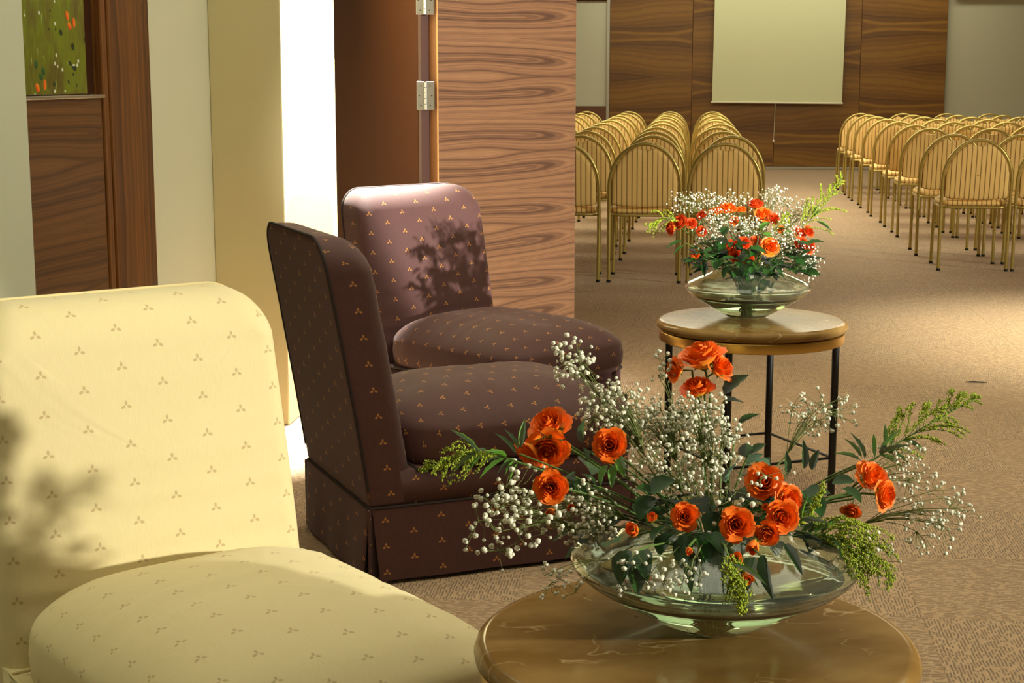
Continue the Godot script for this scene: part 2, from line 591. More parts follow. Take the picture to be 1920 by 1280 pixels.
func slipper_chair(label: String, cloth: Material, welt: Material, at: Vector3, turn: float) -> Node3D:
	var t := thing("slipper_chair", label, "chair", at, turn)
	const A0 := 0.36
	var puff := noise(0.22, 91, 2)
	var rings := []
	var P := func(b: float, h: float, a: float) -> Vector3: return Vector3(-b, h, a - A0)
	# backrest: flat rear, top edge rolled over to the front, tighter sides
	var hw := 0.291
	var top := 0.885
	const T := 0.125
	var m := MB.new()
	var rows := []
	var uvs := []
	var ol := outline(hw, 0.20, top, 0.085, 0.012, 56)
	var slim := func(b: float, h: float) -> float: return b * (1.0 - 0.04 * clampf((h - 0.45) / 0.42, 0.0, 1.0))
	var spine := func(p: Vector2) -> Vector2: return Vector2(0.0, clampf(p.y, 0.45, top - 0.27))
	for k in 22:
		var row := []
		var ur := []
		for q in ol:
			var rf := lerpf(0.042, 0.08, clampf(q[1].y, 0.0, 1.0))
			var p: Vector2 = q[0]
			var a := 0.0
			var w := 0.0
			if k < 4:   # rear face
				p = spine.call(p).lerp(p, [0.0, 0.5, 0.9, 0.985][k])
				w = -1.0
			elif k == 4:
				a = 0.006
			elif k == 5:
				a = lerpf(0.006, T - rf, 0.5)
			elif k < 14:
				var g := PI / 2 * (k - 6) / 7.0
				p -= q[1] * rf * (1 - cos(g))
				a = T - rf + rf * sin(g)
				w = rf * (PI / 2 - g)
			else:
				p -= q[1] * rf
				var s := (k - 13) / 8.0
				p = p.lerp(spine.call(p), s)
				a = T + 0.007 * sin(s * PI / 2)
			if k <= 5 and k >= 4:
				w = rf * PI / 2 + (T - rf - a)
			# slack cloth: faint rolls across the padding
			if k > 9:
				a += 0.0022 * puff.get_noise_1d(p.y * 100.0) * minf(1.0, (k - 9) / 4.0)
			row.append(P.call(slim.call(p.x, p.y), p.y, rake(p.y) + a))
			var fl := q[0] as Vector2 - (q[1] as Vector2) * rf
			ur.append(p + Vector2(0.03, 0.0) if w < 0.0 else fl + q[1] * w if k < 14 else p)
		rows.append(row)
		uvs.append(ur)
	m.sheet(rows, uvs, true)
	part(t, "backrest", m.mesh(), cloth)
	# domed seat
	m = MB.new()
	rows = []
	uvs = []
	rings = [[0.26, 0.288], [0.012, 0.288], [0.003, 0.293], [-0.005, 0.315], [-0.008, 0.345], [-0.003, 0.378]]
	for k in range(1, 17):
		var s := pow(k / 16.0, 1.7)
		rings.append([s + 10.0, 0.378 + 0.099 * pow(1 - pow(1 - s, 2.6), 0.62)])
	for r in rings:
		var s: float = maxf(0.0, r[0] - 10.0)
		if r[0] >= 10.0:
			r[0] = -0.003 * (1.0 - minf(1.0, s * 20.0))
		ol = outline(0.288 - r[0], 0.085 + maxf(0.0, r[0]), 0.778 - r[0], maxf(0.01, 0.10 - r[0] * 0.3), maxf(0.008, 0.17 - r[0] * 0.6), 48)
		var row := []
		var ur := []
		for q in ol:
			q[0] = q[0].lerp(Vector2(0.0, clampf(q[0].y, 0.40, 0.44)), s)
			var lift := 0.0022 * puff.get_noise_1d(q[0].y * 100.0 + 50.0) if r[1] > 0.4 else 0.0
			row.append(P.call(q[0].x, r[1] + lift, q[0].y))
			ur.append(Vector2(q[0].x, -q[0].y) + Vector2(q[1].x, -q[1].y) * maxf(0.0, 0.44 - r[1]))
		rows.append(row)
		uvs.append(ur)
	m.sheet(rows, uvs, true)
	part(t, "seat", m.mesh(), cloth)
	# boxing between seat and skirt
	m = MB.new()
	rows = []
	uvs = []
	for r in [[0.2, 0.19], [0.0, 0.19], [0.0, 0.24], [0.0, 0.29], [0.2, 0.29]]:
		ol = outline(0.290 - r[0], 0.002 + r[0], 0.738 - r[0], 0.03, 0.012)
		var row := []
		var ur := []
		for q in ol:
			row.append(P.call(q[0].x, r[1], q[0].y))
			ur.append(Vector2(q[0].x + q[0].y, r[1] - r[0]))
		rows.append(row)
		uvs.append(ur)
	m.sheet(rows, uvs, true)
	part(t, "seat_rail", m.mesh(), cloth)
	# skirt: four flat panels with a kick pleat at each corner
	var sk := [[Vector2(-0.291, 0.0), Vector2(0.291, 0.0), Vector2(0, -1)], [Vector2(0.291, 0.0), Vector2(0.291, 0.740), Vector2(1, 0)], [Vector2(0.291, 0.740), Vector2(-0.291, 0.740), Vector2(0, 1)], [Vector2(-0.291, 0.740), Vector2(-0.291, 0.0), Vector2(-1, 0)]]
	for e in sk:
		m = MB.new()
		rows = []
		uvs = []
		for i in 9:
			var s := i / 8.0
			var h := lerpf(0.20, 0.012, s)
			var row := []
			var ur := []
			var L: float = e[0].distance_to(e[1])
			for side in 2:
				for jj in 25:
					var j := jj if side == 0 else 24 - jj
					var f := lerpf(0.004 + 0.016 * s, L - 0.004 - 0.016 * s, j / 24.0) / L
					var p: Vector2 = e[0].lerp(e[1], f)
					var fl := 0.004 + 0.014 * s + 0.0025 * s * sin(f * 19.0 + e[0].x * 9.0)
					p += e[2] * (fl - 0.006 * side)
					row.append(P.call(p.x, h, p.y))
					ur.append(Vector2(f * L, h))
			row.append(row[0])
			ur.append(ur[0])
			rows.append(row)
			uvs.append(ur)
		m.sheet(rows, uvs, true)
		part(t, "skirt_panel", m.mesh(), cloth)
	for c in [Vector2(-0.273, 0.018), Vector2(0.273, 0.018), Vector2(0.273, 0.722), Vector2(-0.273, 0.722)]:
		m = MB.new()
		m.box(Vector3.ZERO, Vector3(0.07, 0.184, 0.006), 0.001)
		var pl := part(t, "kick_pleat", m.mesh(), cloth, P.call(c.x, 0.105, c.y))
		pl.rotation.y = PI / 4 if c.x * (c.y - 0.36) > 0 else -PI / 4
	# welts
	for w in [[0.199, 0.293, 0.0, 0.743], [0.291, 0.2925, 0.0, 0.741]]:
		var pth := []
		for q in outline(w[1], w[2] - 0.002, w[3], 0.03, 0.012):
			if w[0] < 0.25 or q[0].y > 0.09:
				pth.append(P.call(q[0].x, w[0], q[0].y))
		if w[0] > 0.25:   # open at the back
			var k := 0
			var best := 0.0
			for i in pth.size() - 1:
				if pth[i].distance_to(pth[i + 1]) > best:
					best = pth[i].distance_to(pth[i + 1])
					k = i + 1
			pth = pth.slice(k) + pth.slice(0, k)
		m = MB.new()
		m.tube(pth, 0.0042, 6)
		part(t, "welt", m.mesh(), welt)
	var pth2 := []
	for q in outline(hw, 0.20, top, 0.085):
		if q[0].y > 0.215:
			pth2.append(P.call(slim.call(q[0].x, q[0].y), q[0].y, rake(q[0].y) + 0.001))
	m = MB.new()
	m.tube(pth2, 0.004, 6)
	part(t, "welt", m.mesh(), welt)
	return t

# ------------------------------------------------------------------ gilt stacking chair
func gilt_chair() -> Node3D:
	var t := thing("banquet_chair", "", "chair")
	t.set_meta("kind_name", "banquet_chair")
	var zb := 0.2
	# arch of the back, from seat height up and over
	var pth := []
	var arch := func(s: float, ins: float) -> Vector2:
		# s 0..1 along the arch from left seat height to right
		if s < 0.16:
			return Vector2(-0.222 + ins, lerpf(0.44, 0.60, s / 0.16))
		if s > 0.84:
			return Vector2(0.222 - ins, lerpf(0.60, 0.44, (s - 0.84) / 0.16))
		var g := PI - (s - 0.16) / 0.68 * PI
		return Vector2(cos(g) * (0.222 - ins), 0.60 + sin(g) * (0.272 - ins))
	var zof := func(y: float) -> float: return zb + 0.012 + 0.075 * maxf(0.0, (y - 0.44) / 0.44)
	for i in 37:
		var p: Vector2 = arch.call(i / 36.0, 0.0)
		pth.append(Vector3(p.x, p.y, zof.call(p.y)))
	var m := MB.new()
	m.tube(pth, 0.0115, 8)
	part(t, "back_frame", m.mesh(), M.gilt)
	# rear legs
	for s in [-1.0, 1.0]:
		m = MB.new()
		m.tube([Vector3(s * 0.222, 0.44, zb + 0.012), Vector3(s * 0.2215, 0.25, zb + 0.008), Vector3(s * 0.2205, 0.012, zb)], 0.0112, 8)
		var lg := part(t, "leg", m.mesh(), M.gilt)
		m = MB.new()
		m.tube([Vector3(s * 0.2205, 0.016, zb), Vector3(s * 0.2205, 0.0, zb)], 0.0135, 8)
		part(lg, "foot_cap", m.mesh(), M.rubber)
	for s in [-1.0, 1.0]:
		m = MB.new()
		m.tube([Vector3(s * 0.205, 0.43, zb - 0.395), Vector3(s * 0.209, 0.012, zb - 0.415)], 0.0112, 8)
		var lg := part(t, "leg", m.mesh(), M.gilt)
		m = MB.new()
		m.tube([Vector3(s * 0.209, 0.016, zb - 0.415), Vector3(s * 0.209, 0.0, zb - 0.4155)], 0.0135, 8)
		part(lg, "foot_cap", m.mesh(), M.rubber)
	# seat ring
	pth = []
	for q in outline(0.212, -0.405, -0.0, 0.06, 0.09):
		pth.append(Vector3(q[0].x, 0.425, zb + q[0].y))
	m = MB.new()
	m.tube(pth, 0.010, 6)
	part(t, "seat_frame", m.mesh(), M.gilt)
	# seat pad
	m = MB.new()
	var rows := []
	var uvs := []
	for r in [[0.19, 0.432], [0.012, 0.432], [0.0, 0.440], [-0.004, 0.452], [0.004, 0.467], [0.025, 0.478], [0.08, 0.485], [0.19, 0.488]]:
		var row := []
		var ur := []
		for q in outline(0.215 - r[0], -0.43 + r[0], -0.02 - r[0], maxf(0.01, 0.06 - r[0] * 0.2), maxf(0.01, 0.11 - r[0] * 0.5)):
			row.append(Vector3(q[0].x, r[1], zb + q[0].y))
			ur.append(Vector2(q[0].x, q[0].y))
		rows.append(row)
		uvs.append(ur)
	m.sheet(rows, uvs, true)
	part(t, "seat", m.mesh(), M.stripe)
	# upholstered back, dipping away from the arch at the top for a hand hold
	var ol := []
	for i in 33:
		var s := lerpf(0.055, 0.945, i / 32.0)
		var p: Vector2 = arch.call(s, 0.014)
		var dip := exp(-pow(p.x / 0.045, 4.0)) * 0.024 if p.y > 0.7 else 0.0
		ol.append(Vector2(p.x, p.y - dip))
	for i in range(1, 12):
		var f := i / 12.0
		ol.append(Vector2(lerpf(0.208, -0.208, f), 0.487 - 0.012 * sin(f * PI)))
	ol.append(ol[0])
	m = MB.new()
	rows = []
	uvs = []
	for r in [[0.02, 0.017], [0.5, 0.017], [0.86, 0.014], [0.96, 0.009], [1.0, 0.0], [0.96, -0.009], [0.86, -0.018], [0.5, -0.024], [0.02, -0.025]]:
		var row := []
		var ur := []
		for q in ol:
			var p: Vector2 = Vector2(0, 0.64).lerp(q, r[0])
			row.append(Vector3(p.x, p.y, zof.call(p.y) + r[1]))
			ur.append(p)
		rows.append(row)
		uvs.append(ur)
	m.sheet(rows, uvs, true)
	part(t, "backrest", m.mesh(), M.stripe)
	return t

# ------------------------------------------------------------------ side table
func side_table(label: String, at: Vector3, turn: float) -> Node3D:
	var t := thing("side_table", label, "table", at, turn, "")
	var m := MB.new()
	m.lathe([Vector2(0, 0.508), Vector2(0.272, 0.508), Vector2(0.284, 0.511), Vector2(0.2915, 0.519), Vector2(0.2925, 0.526), Vector2(0.290, 0.533), Vector2(0.283, 0.5385), Vector2(0.274, 0.540), Vector2(0.15, 0.540), Vector2(0, 0.540)], 96)
	part(t, "marble_top", m.mesh(), M.marble)
	m = MB.new()
	m.lathe([Vector2(0.270, 0.478), Vector2(0.281, 0.477), Vector2(0.283, 0.480), Vector2(0.283, 0.505), Vector2(0.281, 0.508), Vector2(0.270, 0.508), Vector2(0.270, 0.478)], 96)
	part(t, "brass_rim", m.mesh(), M.brass)
	for k in 4:
		var g := PI / 2 * k
		var p := Vector3(cos(g) * 0.262, 0, sin(g) * 0.262)
		m = MB.new()
		m.tube([p + Vector3(0, 0.48, 0), p + Vector3(0, 0.25, 0), p], 0.0115, 12)
		part(t, "leg", m.mesh(), M.black)
		var q := Vector3(cos(g + PI / 2) * 0.262, 0, sin(g + PI / 2) * 0.262)
		m = MB.new()
		m.tube([p + Vector3(0, 0.127, 0), q + Vector3(0, 0.127, 0)], 0.0045, 8)
		part(t, "stretcher", m.mesh(), M.black)
	return t

func glass_bowl(label: String, at: Vector3, fill: float) -> void:
	var out := [Vector2(0.052, 0.0), Vector2(0.062, 0.004), Vector2(0.088, 0.018), Vector2(0.125, 0.040), Vector2(0.155, 0.057), Vector2(0.174, 0.069), Vector2(0.187, 0.080), Vector2(0.1935, 0.089), Vector2(0.1945, 0.096), Vector2(0.1915, 0.103), Vector2(0.183, 0.110), Vector2(0.160, 0.121), Vector2(0.134, 0.131), Vector2(0.114, 0.140), Vector2(0.103, 0.149), Vector2(0.100, 0.156)]
	var prof := [Vector2(0, 0.0)] + out
	prof.append(Vector2(0.098, 0.1575))
	var inner := []
	for i in range(out.size() - 1, 0, -1):
		var a: Vector2 = out[maxi(i - 1, 0)]
		var b: Vector2 = out[mini(i + 1, out.size() - 1)]
		var d := (b - a).normalized()
		inner.append(out[i] + Vector2(-d.y, d.x) * 0.0045)
	prof += inner
	prof.append(Vector2(0.05, 0.0065))
	prof.append(Vector2(0, 0.006))
	var m := MB.new()
	m.lathe(prof, 72)
	var b := part(self, "glass_bowl", m.mesh(), M.glass, at + Vector3(0, 0.0005, 0))
	tag(b, label, "bowl")
	var wl := [Vector2(0, 0.0052), Vector2(0.05, 0.0056)]
	for i in inner.size():
		var p: Vector2 = inner[inner.size() - 1 - i]
		if p.y < fill and p.y > 0.009:
			wl.append(p + Vector2(0.0010, -0.0008))
	wl.append(Vector2(0, wl[-1].y + 0.0005))
	m = MB.new()
	m.lathe(wl, 72)
	var w := part(self, "water", m.mesh(), M.water, at + Vector3(0, 0.0005, 0))
	tag(w, "clear water standing inside the " + label.substr(label.find("bowl")), "water")

func veneer_upright() -> ImageTexture:
	var n1 := noise(1.0, 71, 3)
	return tex(512, 512, func(x: int, y: int) -> Color:
		var u := float(x) / 512.0
		var w := float(y) / 512.0
		var s := u + n1.get_noise_2d(u * 2.0, w * 1.5) * 0.03
		var b := 0.5 + n1.get_noise_1d(s * 26.0) * 0.6 + n1.get_noise_1d(s * 90.0 + 30.0) * 0.35 + n1.get_noise_2d(u * 150.0, w * 6.0) * 0.2
		return Color(0.30, 0.16, 0.08).lerp(Color(0.66, 0.44, 0.25), clampf(b, 0.0, 1.0)))

func picture() -> ImageTexture:
	# green ground with scattered leaves, pale dots and orange blooms
	const W := 640
	const H := 588
	var im := Image.create(W, H, false, Image.FORMAT_RGB8)
	var n1 := noise(0.010, 81, 4)
	var n2 := noise(0.06, 83, 3)
	for y in H:
		for x in W:
			var c := Color(0.45, 0.50, 0.10).lerp(Color(0.38, 0.35, 0.12), clampf(0.3 + n1.get_noise_2d(x, y * 0.6) * 1.3, 0.0, 1.0))
			im.set_pixel(x, y, c.lerp(Color(0.54, 0.60, 0.16), clampf(n2.get_noise_2d(x, y * 0.35) * 0.6, 0.0, 0.5)))
	var r := RandomNumberGenerator.new()
	r.seed = 5
	var dab := func(cx: float, cy: float, rx: float, ry: float, ang: float, c1: Color, c2: Color) -> void:
		var m := int(maxf(rx, ry)) + 2
		for yy in range(-m, m + 1):
			for xx in range(-m, m + 1):
				var p := (xx * cos(ang) + yy * sin(ang)) / rx
				var q := (-xx * sin(ang) + yy * cos(ang)) / ry
				var d := p * p + q * q
				var px := int(cx) + xx
				var py := int(cy) + yy
				if d < 1.0 and px >= 0 and py >= 0 and px < W and py < H:
					im.set_pixel(px, py, im.get_pixel(px, py).lerp(c1.lerp(c2, clampf(0.5 + q * 0.5, 0.0, 1.0)), clampf((1.0 - d) * 3.0, 0.0, 1.0)))
	var dark := Color(0.03, 0.12, 0.07)
	var pale := Color(0.93, 0.95, 0.85)
	for k in 150:
		var g := r.randf_range(1.2, 3.0)
		if r.randf() < 0.35:
			dab.call(r.randf() * W, r.randf() * H, g * 2.2, g * 1.5, r.randf() * 3.0, dark, Color(0.10, 0.26, 0.12))
		else:
			dab.call(r.randf() * W, r.randf() * H, g, g * r.randf_range(1.2, 4.0), 0.0, Color(0.62, 0.70, 0.36), Color(0.50, 0.58, 0.22))
	for k in 22:
		dab.call(r.randf() * W, r.randf() * H, 3.6, 3.0, 0.0, pale, Color(0.8, 0.85, 0.7))
	for p in [[497, 457], [496, 515], [488, 531], [522, 542], [482, 582], [601, 525], [426, 440], [596, 533]]:
		dab.call(p[0], p[1], 5.0, 4.0, 0.0, pale, Color(0.85, 0.88, 0.76))
	for p in [[579, 538, 13, 6], [577, 498, 9, 7], [522, 473, 8, 6], [432, 545, 10, 8], [402, 533, 8, 9], [421, 555, 11, 7], [560, 530, 9, 4]]:
		dab.call(p[0], p[1], p[2], p[3], 0.3, dark if p[0] > 500 else Color(0.25, 0.45, 0.22), Color(0.10, 0.28, 0.16))
	dab.call(578, 533, 8, 2.2, 0.0, pale, pale)
	for p in [[557, 440, 0.1], [588, 452, 0.5], [566, 459, -0.5], [404, 575, -0.2], [437, 570, 0.7], [120, 500, 0.2], [160, 470, 0.4], [240, 380, 0.0], [300, 300, 0.9], [450, 260, 0.3], [90, 250, 0.1], [520, 150, 0.6], [260, 90, 0.2]]:
		dab.call(p[0], p[1], 11.0, 7.5, p[2] + 0.9, Color(1.0, 0.66, 0.16), Color(0.95, 0.25, 0.04))
	return ImageTexture.create_from_image(im)

func setting() -> void:
	var b := MB.new()
	# floor slab, carpet tiles where they can be told apart, plain carpet beyond
	var fl := struct("floor", boxm(Vector3(2.8, -0.055, -10.0), Vector3(14.6, 0.1, 27.0)), M.underlay)
	b = MB.new()
	for z in [[-23.0, -10.55], [-1.24, 3.2]]:
		b.box(Vector3(2.8, -0.0025, (z[0] + z[1]) / 2), Vector3(14.4, 0.005, z[1] - z[0]))
	for x in [[-4.4, -1.895], [3.98, 10.0]]:
		b.box(Vector3((x[0] + x[1]) / 2, -0.0025, -5.895), Vector3(x[1] - x[0], 0.005, 9.31))
	part(fl, "carpet_field", b.mesh(), M.carpet_field)
	var tm := MB.new()
	tm.box(Vector3(0, -0.0025, 0), Vector3(0.4897, 0.0055, 0.4897), 0.0005, 1.0 / 0.49)
	var tile := tm.mesh()
	for i in range(-5, 7):
		for k in range(-5, 14):
			var o := part(fl, "carpet_tile", tile, M.carpet, Vector3(0.555 + 0.49 * (i + 0.5), 0, -3.69 - 0.49 * (k + 0.5)))
			o.rotation.y = (PI / 2 if posmod(i + k, 2) == 0 else 0.0) + (PI if rng.randf() < 0.5 else 0.0)
	struct("ceiling", boxm(Vector3(2.8, 3.05, -10.0), Vector3(14.6, 0.2, 27.0)), M.ceiling)
	struct("wall_right", boxm(Vector3(9.95, 1.5, -10.0), Vector3(0.2, 3.1, 27.0)), M.grey_wall)
	struct("wall_front", boxm(Vector3(2.8, 1.5, 3.3), Vector3(14.6, 3.1, 0.2)), M.beige_wall)
	# left wall of the lounge: a recess between two columns
	struct("wall_left", boxm(Vector3(-1.85, 1.5, -1.9), Vector3(0.2, 3.0, 10.2)), M.white_wall)
	struct("column_near", boxm(Vector3(-1.6175, 1.5, -1.2), Vector3(0.265, 3.0, 4.39), 0.004), M.white_wall)
	struct("column_beyond", boxm(Vector3(-1.6175, 1.5, -6.0), Vector3(0.265, 3.0, 0.85), 0.004), M.beige_wall)
	var pl := struct("baseboard_left", boxm(Vector3(-1.479, 0.11, -1.2), Vector3(0.014, 0.19, 4.38), 0.003), M.plinth)
	part(pl, "floor_strip", boxm(Vector3(-1.476, 0.008, -1.2), Vector3(0.02, 0.014, 4.38), 0.004), M.alu)
	struct("baseboard_recess", boxm(Vector3(-1.744, 0.10, -5.2), Vector3(0.012, 0.18, 0.68), 0.003), M.plinth)
	struct("wall_meeting_left", boxm(Vector3(-4.4, 1.5, -14.8), Vector3(0.2, 3.0, 16.2)), M.grey_wall)
	struct("wall_meeting_front", boxm(Vector3(-3.1, 1.5, -6.9), Vector3(2.4, 3.0, 0.2)), M.grey_wall)
	# walnut door in the recess: cross-grained leaf with a picture, upright-grained jamb
	var d1 := struct("door_1", boxm(Vector3(-1.735, 0.61, -3.93), Vector3(0.03, 1.21, 1.03)), M.walnut_plain)
	b = MB.new()
	b.quad(Vector3(-1.7192, 0.02, -3.42), Vector3(-1.7192, 0.02, -4.44), Vector3(-1.7192, 1.215, -4.44), Vector3(-1.7192, 1.215, -3.42), Vector2(-0.2, 3.4), Vector2(0.72, 3.4), Vector2(0.72, 0.0), Vector2(-0.2, 0.0))
	part(d1, "veneer", b.mesh(), M.walnut_plain)
	part(d1, "sill", boxm(Vector3(-1.728, 1.2195, -3.93), Vector3(0.044, 0.009, 1.03), 0.002), M.alu)
	b = MB.new()
	for s in [[-4.475, 0.045, -1.716], [-4.512, 0.024, -1.712], [-4.695, 0.335, -1.716]]:
		b.box(Vector3(s[2] - 0.015, 1.5, s[0]), Vector3(0.03, 3.0, s[1] - 0.003), 0.003)
	var jb := b.mesh()
	part(d1, "jamb", jb, M.walnut_upright)
	part(d1, "backing", boxm(Vector3(-1.745, 2.1, -3.93), Vector3(0.008, 1.75, 1.03)), M.dark_laminate)
	# folding partition: a dark leaf and a walnut leaf meeting at a hinged edge
	var fp := Node3D.new()
	fp.name = "door_2"
	fp.position = Vector3(-1.122, 0, -6.5)
	fp.set_meta("kind", "structure")
	add_child(fp)
	var la := part(fp, "dark_leaf", boxm(Vector3(-0.35, 1.5, -0.023), Vector3(0.66, 2.98, 0.044), 0.002), M.dark_laminate)
	la.position.x = -0.018
	la.rotation.y = deg_to_rad(-40.0)
	var le := part(la, "edge_strip", boxm(Vector3(-0.009, 1.5, -0.023), Vector3(0.02, 2.98, 0.046), 0.002), M.edge_dark)
	le.position = Vector3(0, 0, 0)
	var lb := part(fp, "walnut_leaf", boxm(Vector3(0.435, 1.5, -0.034), Vector3(0.86, 2.98, 0.066), 0.0), M.edge_wood, Vector3(0.048, 0, 0.0))
	lb.rotation.y = deg_to_rad(53.0)
	b = MB.new()
	var h0 := 0.0
	b.box(Vector3(0.435, 1.5, 0.001), Vector3(0.86, 2.98, 0.004), 0.001, 1.0)
	var vm := MB.new()
	vm.quad(Vector3(0.006, 0.012, 0.0032), Vector3(0.864, 0.012, 0.0032), Vector3(0.864, 2.985, 0.0032), Vector3(0.006, 2.985, 0.0032), Vector2(0.02, 9.40), Vector2(1.0, 9.40), Vector2(1.0, 0.25), Vector2(0.02, 0.25))
	part(lb, "veneer", vm.mesh(), M.walnut)
	part(lb, "lipping", boxm(Vector3(0.003, 1.5, 0.001), Vector3(0.005, 2.98, 0.006), 0.001), M.edge_pale)
	for h in [0.40, 1.20, 1.585, 2.5]:
		var hg := MB.new()
		hg.box(Vector3(-0.019, h, 0.002), Vector3(0.032, 0.115, 0.003), 0.001)
		hg.box(Vector3(0.021, h, 0.002), Vector3(0.032, 0.115, 0.003), 0.001)
		var hh := part(fp, "hinge", hg.mesh(), M.steel, Vector3(0.002, 0, 0.012))
		hh.rotation.y = deg_to_rad(4.0)
		var kn := MB.new()
		for q in 5:
			kn.tube([Vector3(0.001, h - 0.0575 + q * 0.023 + 0.001, 0.004), Vector3(0.001, h - 0.0575 + q * 0.023 + 0.022, 0.004)], 0.0055, 8)
		part(hh, "knuckle", kn.mesh(), M.steel)
		for q in 3:
			for s in [-1.0, 1.0]:
				var sc := MB.new()
				sc.tube([Vector3(0, 0, 0), Vector3(0, 0, 0.0012)], 0.0032, 8)
				part(hh, "screw", sc.mesh(), M.screw, Vector3(s * (0.026 if q == 1 else 0.019) + 0.001, h - 0.04 + q * 0.04, 0.0033))
	# end wall of the meeting room
	struct("wall_back", boxm(Vector3(2.8, 1.5, -22.95), Vector3(14.6, 3.1, 0.3)), M.grey_wall)
	struct("trim_1", boxm(Vector3(-2.85, 1.19, -22.76), Vector3(3.09, 2.38, 0.08)), M.far_white)
	struct("trim_2", boxm(Vector3(-2.85, 0.45, -22.71), Vector3(3.09, 0.86, 0.03), 0.003), M.edge_wood)
	struct("trim_3", boxm(Vector3(-1.285, 1.5, -22.72), Vector3(0.045, 3.0, 0.06), 0.003), M.alu)
	struct("trim_4", boxm(Vector3(1.07, 0.02, -22.70), Vector3(4.66, 0.035, 0.03), 0.003), M.alu)
	struct("trim_5", boxm(Vector3(6.7, 2.42, -22.74), Vector3(6.4, 0.14, 0.12), 0.004), M.ceiling)
	struct("trim_6", boxm(Vector3(-2.85, 2.42, -22.74), Vector3(3.09, 0.14, 0.12), 0.004), M.dark_laminate)
	var wp := Node3D.new()
	wp.name = "wall_panelling"
	wp.set_meta("kind", "structure")
	add_child(wp)
	wp.position = Vector3(-1.264, 0, -22.72)
	for k in 4:
		var x0 := k * 1.167 + 0.002
		var x1 := (k + 1) * 1.167 - 0.002
		part(wp, "wall_panel", boxm(Vector3((x0 + x1) / 2, 1.52, -0.012), Vector3(x1 - x0, 2.96, 0.022), 0.002), M.edge_wood)
		var q := MB.new()
		q.quad(Vector3(x0 + 0.002, 0.045, 0.0), Vector3(x1 - 0.002, 0.045, 0.0), Vector3(x1 - 0.002, 2.99, 0.0), Vector3(x0 + 0.002, 2.99, 0.0), Vector2(0.02 + 0.96 * (k % 2), 2.6 + k * 0.37), Vector2(0.98 - 0.96 * (k % 2), 2.6 + k * 0.37), Vector2(0.98 - 0.96 * (k % 2), k * 0.37), Vector2(0.02 + 0.96 * (k % 2), k * 0.37))
		part(wp, "veneer", q.mesh(), M.walnut_far)

